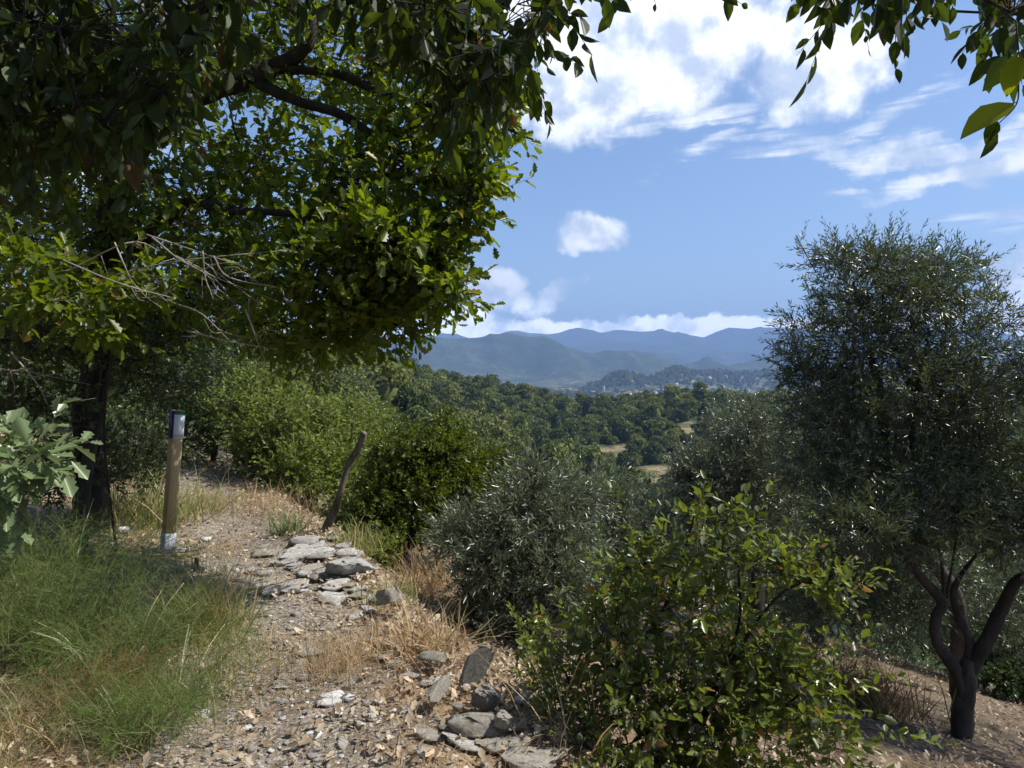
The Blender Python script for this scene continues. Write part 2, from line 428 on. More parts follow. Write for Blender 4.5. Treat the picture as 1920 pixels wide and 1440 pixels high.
_DD = np.arange(1.5, 14, .02)
def ground_depth(px, py):
    """distance at which the ray through a pixel meets the near ground"""
    a = P(px, py, 1.0) - np.array([0, 0, EYE])
    hit = EYE + a[2] * _DD <= local_h(a[0] * _DD, _DD)
    return float(_DD[np.argmax(hit)]) if hit.any() else 14.0

def build_ground():
    azf = np.radians(np.arange(-52, 52.01, .33))
    azb = np.radians(np.arange(52.01 + 6, 360 - 52 - 3, 6.0))
    A = np.concatenate([azf, azb])
    rr = [0.6]
    while rr[-1] < 10600: rr.append(rr[-1] * 1.021)
    rr = np.array(rr)
    na, nr = len(A), len(rr)
    AA, RR = np.meshgrid(A, rr)
    x = RR * np.sin(AA); y = RR * np.cos(AA)
    z = H(x, y)
    V = np.stack([x.ravel(), y.ravel(), z.ravel()], 1)
    c = np.array([[0, 0, H(0., 0.)]])
    V = np.concatenate([V, c]); ci = len(V) - 1
    i = np.arange(na); j = (i + 1) % na
    q = []
    for k in range(nr - 1):
        q.append(np.stack([k * na + i, k * na + j, (k + 1) * na + j, (k + 1) * na + i], 1))
    q = np.concatenate(q)[:, ::-1]
    t = np.stack([np.full(na, ci), j, i], 1)
    me = mesh_data('ground', V, [q, t], None, smooth=True)
    # masks stored on vertices: path soil, straw, clearing
    X, Y = V[:, 0], V[:, 1]
    s = edge_s(X, Y)
    pc = np.abs(X - path_centre(Y))
    path = np.exp(-(pc / .62) ** 2) * (s < .2)
    loc = 1 - sstep(14, 24, np.hypot(X, Y))
    a = me.attributes.new('path', 'FLOAT', 'POINT'); a.data.foreach_set('value', (path * loc).astype(np.float32))
    a = me.attributes.new('near', 'FLOAT', 'POINT'); a.data.foreach_set('value', loc.astype(np.float32))
    a = me.attributes.new('slope', 'FLOAT', 'POINT'); a.data.foreach_set('value', sstep(.3, 1.6, s).astype(np.float32))
    a = me.attributes.new('clear', 'FLOAT', 'POINT'); a.data.foreach_set('value', clear_mask(X, Y).astype(np.float32))
    d = np.hypot(X, Y)
    a = me.attributes.new('plain', 'FLOAT', 'POINT'); a.data.foreach_set('value', (sstep(600, 900, d) * (1 - sstep(3000, 3900, d))).astype(np.float32))
    return me

CLEAR = []
for (px, py, d, rx, ry) in [(1130, 846, 262, 11, 15), (1180, 834, 285, 7, 9), (1300, 800, 318, 15, 18), (1355, 806, 300, 11, 12), (1085, 890, 205, 7, 8), (1240, 885, 215, 12, 14), (1010, 834, 262, 6, 14)]:
    CLEAR.append((px, py, d, rx, ry))
def _place(px, py, d, rx, ry):
    a = P(px, py, 1.0) - np.array([0, 0, EYE]); q = np.arange(140, 430, 1.0)
    hit = EYE + a[2] * q <= far_h(a[0] * q, q) + 1.0
    dd = q[np.argmax(hit)] if hit.any() else d
    return (a[0] * dd, dd, rx, ry)
CLEAR = [_place(*c) for c in CLEAR]
def clear_mask(x, y):
    m = np.zeros(np.shape(x))
    for cx_, cy_, rx, ry in CLEAR:
        m = np.maximum(m, 1 - sstep(.7, 1.15, np.hypot((x - cx_) / rx, (y - cy_) / ry)))
    return m

def ground_material():
    m, N = newmat('ground')
    pos = N.n('ShaderNodeNewGeometry').outputs['Position']
    A = lambda nm: N.n('ShaderNodeAttribute', attribute_name=nm).outputs['Fac']
    near, path, clear, plain = A('near'), A('path'), A('clear'), A('plain')
    n1 = N.noise(pos, 1.3, 5, .6); n2 = N.noise(pos, 11, 6, .65); n3 = N.noise(pos, 60, 4, .6); n4 = N.noise(pos, 3.2, 5, .6)
    soil = N.mix(N.ramp(n2, .35, .65), (.115, .095, .074), (.24, .20, .155))
    grit = N.mix(N.ramp(n3, .5, .64), soil, (.42, .385, .33))
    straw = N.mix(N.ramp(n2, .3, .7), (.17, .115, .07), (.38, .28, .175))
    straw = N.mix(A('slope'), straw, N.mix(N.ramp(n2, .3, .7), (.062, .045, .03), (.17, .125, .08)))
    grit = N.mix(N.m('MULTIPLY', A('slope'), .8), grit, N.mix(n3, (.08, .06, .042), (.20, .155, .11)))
    pm = N.ramp(N.m('ADD', path, N.m('MULTIPLY', N.m('SUBTRACT', n1, .5), .9)), .25, .62)
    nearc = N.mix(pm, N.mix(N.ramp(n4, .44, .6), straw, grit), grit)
    # far: woodland floor, clearings, fields of the plain, mountain forest
    f1 = N.noise(pos, .012, 6, .62); f2 = N.noise(pos, .05, 5, .6); f3 = N.noise(pos, .004, 5, .6)
    wood = N.mix(N.ramp(f2, .35, .65), (.020, .032, .012), (.060, .080, .030))
    wood = N.mix(N.ramp(f1, .52, .64), wood, (.085, .095, .045))
    wood = N.mix(N.m('MULTIPLY', N.ramp(f3, .45, .6), .6), wood, (.018, .026, .014))
    field = N.mix(N.ramp(f2, .45, .65), (.07, .09, .035), (.30, .24, .15))
    clr = N.mix(N.ramp(N.noise(pos, .12, 4, .6), .42, .6), (.10, .115, .045), (.27, .205, .125))
    vor = N.n('ShaderNodeTexVoronoi'); N.put(vor.inputs['Vector'], pos); vor.inputs['Scale'].default_value = .011
    sep = N.n('ShaderNodeSeparateColor'); N.put(sep.inputs[0], vor.outputs['Color'])
    pl = N.mix(N.ramp(sep.outputs[0], .45, .55), wood, field)
    far = N.mix(N.m('MULTIPLY', plain, N.ramp(f1, .38, .5)), wood, pl)
    far = N.mix(clear, far, clr)
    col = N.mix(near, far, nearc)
    p = N.n('ShaderNodeBsdfPrincipled'); N.put(p.inputs['Base Color'], col); p.inputs['Roughness'].default_value = .95
    p.inputs['Specular IOR Level'].default_value = .1
    b = N.n('ShaderNodeBump'); b.inputs['Strength'].default_value = .8; b.inputs['Distance'].default_value = .03
    N.put(b.inputs['Height'], N.m('ADD', N.m('MULTIPLY', n2, .7), N.m('MULTIPLY', n3, .35)))
    b2 = N.n('ShaderNodeBump'); b2.inputs['Strength'].default_value = .9; b2.inputs['Distance'].default_value = 9.0
    fn = N.noise(pos, .03, 6, .65)
    N.put(b2.inputs['Height'], N.m('MULTIPLY', fn, N.m('SUBTRACT', 1.0, near))); N.put(b2.inputs['Normal'], b.outputs[0])
    N.put(p.inputs['Normal'], b2.outputs[0])
    o = N.n('ShaderNodeOutputMaterial'); m.node_tree.links.new(p.outputs[0], o.inputs[0])
    return m

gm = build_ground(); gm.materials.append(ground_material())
tag(link('ground', gm), kind='structure', label='hillside path, slopes, valley and distant blue mountains')

# ---------------------------------------------------------------- foliage and wood builders
def leaf_template(half, fold=.25, droop=.18, ngon=True):
    """half: outline points (x, w) from base (0,0) to tip (1,0); two halves folded along the midrib"""
    h = np.array(half, float); n = len(h)
    L = np.stack([h[:, 0], h[:, 1], fold * h[:, 1] - droop * h[:, 0] ** 2], 1)
    Rr = L[1:-1] * np.array([1, -1, 1])
    V = np.concatenate([L, Rr])
    fl = np.arange(n)[::-1]                       # base..tip left
    fr = np.concatenate([[0], np.arange(n, 2 * n - 2), [n - 1]])
    return V, np.stack([fl, fr])
T = {
 'oak': leaf_template([(0, 0), (.14, .07), (.26, .20), (.36, .12), (.50, .29), (.60, .17), (.76, .28), (.90, .12), (1, 0)], .3, .2),
 'ovate': leaf_template([(0, 0), (.08, .02), (.20, .15), (.42, .25), (.66, .21), (.86, .10), (1, 0)], .3, .22),
 'holm': leaf_template([(0, 0), (.18, .17), (.27, .16), (.38, .27), (.48, .22), (.60, .26), (.70, .17), (.80, .17), (1, 0)], .35, .15),
 'olive': leaf_template([(0, 0), (.45, .105), (1, 0)], .3, .12),
 'simple': leaf_template([(0, 0), (.3, .24), (.7, .22), (1, 0)], .3, .2),
 'bramble': leaf_template([(0, 0), (.2, .22), (.5, .30), (.8, .18), (1, 0)], .3, .25),
 'needle': (np.array([(0, .02, 0), (0, -.02, 0), (1, 0, -.08)]), np.array([[1, 0, 2][::-1]])),
 'thread': (np.array([(0, .005, 0), (0, -.005, 0), (1, 0, -.08)]), np.array([[2, 0, 1]])),
 'blade': (np.array([(0, .014, 0), (0, -.014, 0), (.45, .012, -.07), (.45, -.012, -.07), (.78, .007, -.21), (.78, -.007, -.21), (1, .001, -.36), (1, -.001, -.36)]), np.array([[1, 0, 2, 3], [3, 2, 4, 5], [5, 4, 6, 7]])),
 'curl': leaf_template([(0, 0), (.2, .22), (.4, .16), (.6, .28), (.8, .16), (1, 0)], .7, -.5),
}

def frames(dirs, normals):
    X = nrm(dirs); Z = normals - (normals * X).sum(1, keepdims=True) * X; Z = nrm(Z); Y = np.cross(Z, X)
    return np.stack([X, Y, Z], 2)       # columns

def shoots_to_leaves(o, d, length, n_leaf, size, spread=(35, 75), up=.8, jit=.6, size_var=.3, t0=.1, rng=R, droop=0):
    """returns leaf positions, matrices(3x3 with scale), sizes"""
    K = len(o)
    nl = np.full(K, n_leaf)
    idx = np.repeat(np.arange(K), nl); n = len(idx)
    t = t0 + (1 - t0) * (np.tile(np.arange(n_leaf), K) + rng.random(n) * .8) / n_leaf
    D = nrm(d)[idx]
    ref = nrm(rng.normal(size=(K, 3)))[idx]
    a = nrm(np.cross(D, ref)); b = np.cross(D, a)
    phi = np.tile(np.arange(n_leaf), K) * 2.4 + rng.random(n) * .9
    rad = a * np.cos(phi)[:, None] + b * np.sin(phi)[:, None]
    al = np.radians(rng.uniform(spread[0], spread[1], n) * (1 - .45 * t))
    ld = D * np.cos(al)[:, None] + rad * np.sin(al)[:, None]
    ld[:, 2] -= droop
    nn = nrm(np.array([0, 0, 1.]) * up + rng.normal(size=(n, 3)) * jit + rad * .15)
    L = length if np.ndim(length) else np.full(K, length)
    pos = o[idx] + D * (L[idx] * t)[:, None]
    Mx = frames(ld, nn)
    sz = size * (1 + size_var * rng.normal(size=n).clip(-1.8, 1.8)) * (1 - .25 * t)
    return pos, Mx, sz

def leaves_mesh(name, tmpl, pos, Mx, sz, mat, origin, rng=R):
    V, Fc = T[tmpl]
    n = len(pos)
    vv = np.einsum('nij,vj->nvi', Mx, V) * sz[:, None, None] + (pos - origin)[:, None, :]
    ff = Fc[None] + (np.arange(n) * len(V))[:, None, None]
    rnd = np.repeat(rng.random(n), len(Fc))
    return mesh_data(name, vv.reshape(-1, 3), ff.reshape(-1, Fc.shape[1]), mat, rnd=rnd)

def frusta(p0, p1, r0, r1, sides=4):
    """many tapered pieces in one array"""
    d = nrm(p1 - p0); ref = np.array([.31, .93, .17])
    a = nrm(np.cross(d, ref)); b = np.cross(d, a)
    ang = np.arange(sides) / sides * 2 * math.pi
    ring = a[:, None] * np.cos(ang)[None, :, None] + b[:, None] * np.sin(ang)[None, :, None]
    v0 = p0[:, None] + ring * r0[:, None, None]; v1 = p1[:, None] + ring * r1[:, None, None]
    V = np.concatenate([v0, v1], 1).reshape(-1, 3)
    i = np.arange(sides); j = (i + 1) % sides
    q = np.stack([i, j, j + sides, i + sides], 1)
    Fq = (q[None] + (np.arange(len(p0)) * 2 * sides)[:, None, None]).reshape(-1, 4)
    return V, Fq

def catmull(pts, per=6):
    p = np.array(pts, float); p = np.concatenate([[2 * p[0] - p[1]], p, [2 * p[-1] - p[-2]]])
    out = []
    for i in range(1, len(p) - 2):
        for t in np.arange(per) / per:
            out.append(.5 * ((2 * p[i]) + (-p[i - 1] + p[i + 1]) * t + (2 * p[i - 1] - 5 * p[i] + 4 * p[i + 1] - p[i + 2]) * t * t + (-p[i - 1] + 3 * p[i] - 3 * p[i + 1] + p[i + 2]) * t ** 3))
    out.append(p[-2]); return np.array(out)

def tube(name, pts, radii, mat, origin, sides=10, per=6, rough=.08, cap=True, seed=1):
    """smooth tapered tube along a polyline, uneven like bark"""
    c = catmull(pts, per); r = np.interp(np.linspace(0, 1, len(c)), np.linspace(0, 1, len(radii)), radii)
    d = np.gradient(c, axis=0); d = nrm(d)
    a = np.cross(d[0], [.3, .9, .1]); a /= np.linalg.norm(a)
    rings = []
    rg = np.random.default_rng(seed)
    lob = rg.random(3) * 6
    for k in range(len(c)):
        a = a - d[k] * (a @ d[k]); a /= np.linalg.norm(a); b = np.cross(d[k], a)
        ang = np.arange(sides) / sides * 2 * math.pi
        rr = r[k] * (1 + rough * (np.sin(2 * ang + lob[0] + k * .25) + .7 * np.sin(3 * ang + lob[1] - k * .4)) + rough * .5 * rg.normal(size=sides).clip(-1, 1))
        rings.append(c[k] + (a * np.cos(ang)[:, None] + b * np.sin(ang)[:, None]) * rr[:, None])
    V = np.concatenate(rings) - origin
    i = np.arange(sides); j = (i + 1) % sides
    q = np.concatenate([np.stack([k * sides + i, k * sides + j, (k + 1) * sides + j, (k + 1) * sides + i], 1) for k in range(len(c) - 1)])
    fs = [q]
    if cap: fs.append(((len(c) - 1) * sides + i)[None]); fs.append(i[::-1][None])
    return mesh_data(name, V, fs, mat, smooth=True), c, r

class Skeleton:
    def __init__(s, base_nodes):
        s.p = [np.array(b, float) for b in base_nodes]; s.par = [max(0, i - 1) for i in range(len(base_nodes))]
        s.dist = [0.0] * len(base_nodes); s.n0 = len(base_nodes)
    def grow(s, targets, seg=.35, wig=.12, k=.22, lift=.06, rng=R):
        targets = np.asarray(targets); base = np.array(s.p)
        order = np.argsort(np.min(np.linalg.norm(targets[:, None] - base[None], axis=2), axis=1))
        for ti in order:
            t = targets[ti]; Pn = np.array(s.p); dd = np.linalg.norm(Pn - t, axis=1)
            j = int(np.argmin(dd + k * np.array(s.dist)))
            n = max(1, int(math.ceil(dd[j] / seg)))
            prev, last = j, s.p[j]
            for q in range(1, n + 1):
                f = q / n
                pt = s.p[j] * (1 - f) + t * f + rng.normal(size=3) * wig * seg * (q < n) + np.array([0, 0, lift * dd[j] * 4 * f * (1 - f)])
                s.p.append(pt); s.par.append(prev); s.dist.append(s.dist[prev] + np.linalg.norm(pt - s.p[prev])); prev = len(s.p) - 1
    def mesh(s, name, mat, origin, tip=.004, ex=2.2, rmax=.2, sides=5):
        n = len(s.p); Pn = np.array(s.p); w = np.zeros(n); haschild = np.zeros(n, bool)
        for i in range(n - 1, s.n0 - 1, -1):
            if not haschild[i]: w[i] = 1
            w[s.par[i]] += w[i]; haschild[s.par[i]] = True
        rad = np.minimum(tip * np.maximum(w, 1) ** (1 / ex), rmax)
        i = np.arange(s.n0, n); pr = np.array(s.par)[i]
        V, Fq = frusta(Pn[pr], Pn[i], np.minimum(rad[pr], rad[i] * 1.25), rad[i], sides)
        return V - origin, Fq

def sample_blob(b, n, rng, shell=.45):
    c, r = np.array(b[0]), np.array(b[1])
    v = nrm(rng.normal(size=(n, 3))) * (rng.random(n) ** shell)[:, None]
    return c + v * r, v

def zpick(pos, sz, n=300, cell=12):
    """indices of the leaves that show largest: nearest in each small picture cell"""
    px, py, dp = proj(pos)
    ok = (dp > 0) & (px > -20) & (px < 1940) & (py > -20) & (py < 1460)
    idx = np.where(ok)[0]
    if len(idx) == 0: return idx
    key = (px[idx] // cell).astype(int) * 1000 + (py[idx] // cell).astype(int)
    o = np.lexsort((dp[idx], key)); ks = key[o]
    first = np.concatenate([[True], ks[1:] != ks[:-1]])
    sel = idx[o[first]]
    size = sz[sel] / dp[sel]
    return sel[np.argsort(-size)[:n]]

def plant(name, base, label, cat, blobs, tmpl, leaf, size, n_leaf, slen, wood, limbs=(), trunk=None, group=None,
          n_obj=0, spread=(35, 75), up=.8, jit=.6, outw=.7, upw=.35, rndw=.6, target_share=.12, tip=.004, shell=.45, seed=1, sides=5,
          seg=.35, leafname='leaf', size_var=.3, droop=0, extra=None, twig_r=.0022, wig=.12, conn=1.0, branchname='branches', foliagename='foliage'):
    """A whole plant: an Empty at its base with trunk, limbs, branches, twigs and leaves."""
    rng = np.random.default_rng(seed)
    base = np.array(base, float)
    root = empty(name, base); tag(root, label, cat, group)
    nodes = []
    if trunk is not None:
        me, c, r = tube('trunk', trunk[0], trunk[1], wood, base, 14, 8, .11, seed=seed)
        link('trunk', me, root); nodes += list(c)
    else: nodes.append(base)
    for k, lb in enumerate(limbs):
        me, c, r = tube('limb', lb[0], lb[1], wood, base, 10, 8, .11, seed=seed + 10 + k)
        link('limb', me, root); nodes += list(c[2:])
    sk = Skeleton(nodes)
    if trunk is not None or limbs:   # only let twigs leave the upper parts
        sk.dist = [0.0] * len(nodes)
    O, D = [], []
    for b in blobs:
        n = b[2]
        rr_ = np.array(b[1]); b = (b[0], np.maximum(rr_ - .62 * slen, rr_ * .35)) + tuple(b[2:])
        p, v = sample_blob(b, n, rng, b[3] if len(b) > 3 else shell)
        O.append(p); D.append(nrm(nrm(v) * outw + rng.normal(size=(n, 3)) * rndw + np.array([0, 0, upw])))
    O = np.concatenate(O); D = np.concatenate(D)
    if extra is not None:
        O = np.concatenate([O, extra[0]]); D = np.concatenate([D, extra[1]])
    nt = max(4, int(len(O) * target_share))
    tg = O[rng.choice(len(O), nt, replace=False)]
    sk.grow(tg, seg=seg, rng=rng, wig=wig)
    V1, F1 = sk.mesh('branches', wood, base, tip=tip, sides=sides)
    ob = link(branchname, mesh_data(branchname, V1, F1, wood, smooth=True), root); ob['kind'] = 'stuff'
    # twigs: from nearest branch node to shoot origin, and the shoot itself
    Pn = np.array(sk.p)[min(len(nodes) - 1, sk.n0 // 2):]
    near = np.zeros(len(O), int)
    for s0 in range(0, len(O), 800):
        near[s0:s0 + 800] = np.argmin(((O[s0:s0 + 800, None] - Pn[None]) ** 2).sum(2), axis=1)
    L = slen * (1 + .35 * rng.normal(size=len(O)).clip(-1.5, 1.8))
    p0 = Pn[near]; tipp = O + D * L[:, None]
    V2, F2 = frusta(np.concatenate([p0, O]), np.concatenate([O, tipp]), np.full(2 * len(O), twig_r), np.concatenate([np.full(len(O), twig_r), np.full(len(O), twig_r * .35)]), 3)
    ob = link('twigs', mesh_data('twigs', V2 - base, F2, wood), root); ob['kind'] = 'stuff'
    pos, Mx, sz = shoots_to_leaves(O, D, L, n_leaf, size, spread, up, jit, size_var, rng=rng, droop=droop)
    keep = np.ones(len(pos), bool)
    if n_obj:
        sel = zpick(pos, sz, n_obj)
        keep[sel] = False
        V, Fc = T[tmpl]
        me = mesh_data(leafname, V, Fc, leaf)
        for i in sel:
            o = bpy.data.objects.new(leafname, me); COL.objects.link(o); o.parent = root
            mm = Matrix(Mx[i].tolist()).to_4x4() @ Matrix.Diagonal((sz[i], sz[i], sz[i], 1))
            mm.translation = Vector((pos[i] - base).tolist()); o.matrix_basis = mm
    if keep.any():
        ob = link(foliagename, leaves_mesh(foliagename, tmpl, pos[keep], Mx[keep], sz[keep], leaf, base, rng), root); ob['kind'] = 'stuff'
    return root

def B(px, py, d, rx, ry, rd, n, shell=.45):
    """blob given by its look in the photograph and its real distance: radii in pixels, depth radius in metres"""
    return (P(px, py, d), (rx / F * d, rd, ry / F * d), n, shell)
# ---------------------------------------------------------------- far woodland
def far_tree_mesh(seed, flat=1.0, nb=20, nq=34, leafsz=.42):
    rng = np.random.default_rng(seed)
    V = []; Fq = []; base = 0
    # core
    th = rng.random(nb) * 2 * math.pi; rr = np.sqrt(rng.random(nb)) * 2.1
    cz = 3.6 * flat * (1 - (rr / 3.0) ** 2) + rng.normal(size=nb) * .35 + .4
    C = np.stack([rr * np.cos(th), rr * np.sin(th), cz], 1)
    C[0] = (0, 0, 3.0 * flat)
    RB = rng.uniform(.75, 1.35, nb)
    pos = []; nr_ = []
    for c, rb in zip(C, RB):
        v = nrm(rng.normal(size=(nq, 3))); v[:, 2] = np.abs(v[:, 2]) * 1.0 - .25 * (rng.random(nq) < .35)
        v = nrm(v)
        pos.append(c + v * rb * np.array([1, 1, .85])); nr_.append(v)
    pos = np.concatenate(pos); nr_ = np.concatenate(nr_)
    nn = nrm(nr_ + rng.normal(size=nr_.shape) * .45)
    dd = nrm(rng.normal(size=nr_.shape))
    Fm = frames(dd, nn); sz = leafsz * rng.uniform(.6, 1.4, len(pos))
    quad = np.array([[-.5, -.35, 0], [.1, -.5, -.12], [.55, 0, 0], [.05, .5, -.12], [-.5, .3, -.05]])
    vv = (np.einsum('nij,vj->nvi', Fm, quad) * sz[:, None, None] + pos[:, None]).reshape(-1, 3)
    ff = np.arange(5)[None] + (np.arange(len(pos)) * 5)[:, None]
    rnd = rng.random(len(pos))
    # inner mass of the crown, lumpy, below the leaf clusters
    n1, n2 = 8, 6
    core = []
    for i in range(n2):
        f = i / (n2 - 1)
        for j in range(n1):
            a = j / n1 * 2 * math.pi
            rad = 1.75 * math.sin(math.pi * min(1, .12 + .83 * f)) ** .6 * (1 + .12 * rng.normal()) if i < n2 - 1 else .5
            core.append((rad * math.cos(a), rad * math.sin(a), -.2 + f * 3.3 * flat))
    core = np.array(core)
    q = np.array([[i * n1 + j, i * n1 + (j + 1) % n1, (i + 1) * n1 + (j + 1) % n1, (i + 1) * n1 + j] for i in range(n2 - 1) for j in range(n1)]) + len(vv)
    top = np.array([[len(vv) + (n2 - 1) * n1 + j for j in range(n1)]])
    V = np.concatenate([vv, core])
    return mesh_data('forest_tree', V, [ff, q, top], M['forest'], rnd=np.concatenate([rnd, np.full(len(q) + 1, .1)]))

VAR = [far_tree_mesh(100 + i, flat=[1, 1.3, .7, 1.1, .9, 1.75, .55, 1.5][i], nb=[20, 24, 16, 26, 14, 18, 22, 12][i], leafsz=[.42, .36, .5, .4, .55, .38, .42, .5][i]) for i in range(8)]
VAR_NEAR = [far_tree_mesh(200 + i, flat=[1.1, 1.3, .9][i], nb=34, nq=210, leafsz=.135) for i in range(3)]
def far_positions():
    out = []
    rng = np.random.default_rng(3)
    # jittered polar scatter with spacing growing a little with distance
    d = 44.0
    while d < 470:
        sp = 5.9 + d * .0004
        th = math.radians(-48)
        while th < math.radians(50):
            tt = th + rng.normal() * .3 * sp / d; dj = d + rng.normal() * .33 * sp
            x, y = dj * math.sin(tt), dj * math.cos(tt)
            u = CX + F * x / y
            if u > 250 or rng.random() < .5:
                out.append((x, y, sp))
            th += sp / d
        d += sp * .95
    a = np.array(out)
    keep = (clear_mask(a[:, 0], a[:, 1]) < .25) & (a[:, 1] > 40)
    # loose glades
    g = fbm(a[:, 0] / 30, a[:, 1] / 30, 3, 77)
    keep &= ~((g < .39) & (a[:, 1] > 120) & (a[:, 1] < 330) & (a[:, 0] > -5))
    return a[keep]
FP = far_positions()
z = H(FP[:, 0], FP[:, 1])
rngf = np.random.default_rng(5)
SC = (FP[:, 2] / 5.0) * (.5 + .95 * rngf.random(len(FP)) ** 1.5) * .98 * np.where(FP[:, 1] < 110, .74, 1.0)
PX, PY, DP = proj(np.stack([FP[:, 0], FP[:, 1], z + 3 * SC], 1))
inview = (PX > 640) & (PX < 1480) & (PY < 905) & (PY > 640)
score = np.where(inview, SC / FP[:, 1], -1)
# visible test: keep the nearest tree in each small cell of the picture
key = (PX // 14).astype(int) * 1000 + (PY // 9).astype(int)
best = {}
for i in np.where(inview)[0]:
    k = key[i]
    if k not in best or FP[i, 1] < FP[best[k], 1]: best[k] = i
cand = sorted(best.values(), key=lambda i: -score[i])[:296]
chosen = set(cand); FT = {}
for i in cand:
    near_ = FP[i, 1] < 100
    me = VAR_NEAR[i % 3] if near_ else VAR[i % 8]
    o = link('forest_tree', me)
    FT[i] = o; o.location = (FP[i, 0], FP[i, 1], z[i] - .5); s_ = SC[i]
    o.scale = (s_ * rngf.uniform(.85, 1.15), s_ * rngf.uniform(.85, 1.15), s_ * rngf.uniform(.85, 1.2)); o.rotation_euler = (0, 0, rngf.random() * 6.3)
    tag(o, 'rounded green broadleaf tree crowding the wooded slopes across the valley', 'tree', 'trees of the far wooded slopes')
cols = [(700, 'above the leaning stake'), (770, 'above the holm oak left half'), (850, 'above the holm oak middle'), (920, 'above the holm oak right half'), (990, 'above the central olive'), (1060, 'below the farmed plain'), (1120, 'left below the church'), (1170, 'right below the church'), (1240, 'below the village'), (1310, 'below the second knoll'), (1370, 'left of the pale olive'), (3000, 'behind the pale olive')]
rows = ['on the skyline', 'just under the ridge line', 'high on the slope', 'midway down the slope', 'low on the slope', 'near the valley foot']
cells = {}
for i in cand:
    ci = next(k for k, c_ in enumerate(cols) if PX[i] < c_[0])
    mine = sorted([PY[j] for j in cand if next(k for k, c_ in enumerate(cols) if PX[j] < c_[0]) == ci])
    ri = min(5, int(6 * mine.index(PY[i]) / len(mine)))
    cells.setdefault((ci, ri), []).append(i)
lab = {}
for (ci, ri), l_ in cells.items():
    l_.sort(key=lambda i: PX[i]); m_ = len(l_)
    side = {1: [''], 2: ['left ', 'right '], 3: ['left ', 'middle ', 'right ']}.get(m_, ['leftmost '] + ['second left ', 'third left ', 'fourth left ', 'fifth left ', 'sixth left ', 'seventh left '][:max(0, m_ - 2)] + ['rightmost '])
    for i, sd in zip(l_, side): lab[i] = f"{sd}rounded forest tree {rows[ri]}, {cols[ci][1]}"
for i, o in FT.items():
    if i in lab: o['label'] = lab[i].replace('rounded forest', 'forest') if len(lab[i].split()) > 15 else lab[i]
rest = np.array([i for i in range(len(FP)) if i not in chosen])

def forest_stuff(name, pts, sc, meshes, seed, label):
    n = len(pts); rg = np.random.default_rng(seed)
    me = bpy.data.meshes.new(name); me.vertices.add(n); me.vertices.foreach_set('co', np.asarray(pts, np.float32).ravel())
    a = me.attributes.new('sc', 'FLOAT', 'POINT'); a.data.foreach_set('value', np.asarray(sc, np.float32))
    a = me.attributes.new('rot', 'FLOAT', 'POINT'); a.data.foreach_set('value', (rg.random(n) * 6.28).astype(np.float32))
    a = me.attributes.new('pick', 'INT', 'POINT'); a.data.foreach_set('value', rg.integers(0, len(meshes), n).astype(np.int32))
    o = link(name, me); tag(o, label, kind='stuff')
    ng = bpy.data.node_groups.new(name, 'GeometryNodeTree')
    ng.interface.new_socket('Geometry', in_out='INPUT', socket_type='NodeSocketGeometry')
    ng.interface.new_socket('Geometry', in_out='OUTPUT', socket_type='NodeSocketGeometry')
    gi = ng.nodes.new('NodeGroupInput'); go = ng.nodes.new('NodeGroupOutput')
    g2i = ng.nodes.new('GeometryNodeGeometryToInstance')
    for ob in meshes:
        oi = ng.nodes.new('GeometryNodeObjectInfo'); oi.inputs['Object'].default_value = ob
        one = ng.nodes.new('GeometryNodeGeometryToInstance')
        ng.links.new(oi.outputs['Geometry'], one.inputs[0])
        if 'jn' not in locals(): jn = ng.nodes.new('GeometryNodeJoinGeometry')
        ng.links.new(one.outputs[0], jn.inputs[0])
    iop = ng.nodes.new('GeometryNodeInstanceOnPoints')
    ng.links.new(gi.outputs[0], iop.inputs['Points']); ng.links.new(jn.outputs[0], iop.inputs['Instance'])
    iop.inputs['Pick Instance'].default_value = True
    def at(nm, ty):
        q = ng.nodes.new('GeometryNodeInputNamedAttribute'); q.data_type = ty; q.inputs['Name'].default_value = nm; return q.outputs['Attribute']
    ng.links.new(at('pick', 'INT'), iop.inputs['Instance Index']); ng.links.new(at('sc', 'FLOAT'), iop.inputs['Scale'])
    cb = ng.nodes.new('ShaderNodeCombineXYZ'); ng.links.new(at('rot', 'FLOAT'), cb.inputs[2]); ng.links.new(cb.outputs[0], iop.inputs['Rotation'])
    ng.links.new(iop.outputs[0], go.inputs[0])
    md = o.modifiers.new('scatter', 'NODES'); md.node_group = ng
    return o
def first_with(meshes):
    out = []
    for me in meshes:
        out.append(next(o for o in COL.objects if o.data is me))
    return out
forest_stuff('distant_woodland', np.stack([FP[rest, 0], FP[rest, 1], z[rest] - .5], 1), SC[rest], first_with(VAR), 4, 'dense mass of trees filling the valley and its wooded ridge')

# small trees about the village knolls
rngk = np.random.default_rng(15)
kp = []
for (px, dd, sx, sd, n) in [(1165, 2330, 70, 150, 420), (1262, 2440, 55, 170, 300), (1340, 2560, 80, 180, 260), (1440, 2650, 90, 200, 260), (1060, 2000, 110, 330, 170), (1310, 2050, 130, 250, 170)]:
    uu = px + rngk.normal(size=n) * sx * .5; d_ = dd + rngk.normal(size=n) * sd * .5
    kp.append(np.stack([(uu - CX) / F * d_, d_], 1))
kp = np.concatenate(kp); kz = H(kp[:, 0], kp[:, 1])
forest_stuff('village_woods', np.stack([kp[:, 0], kp[:, 1], kz - 1], 1), rngk.uniform(1.4, 3.0, len(kp)), first_with(VAR), 6, 'dark woods on the knolls above the distant village')

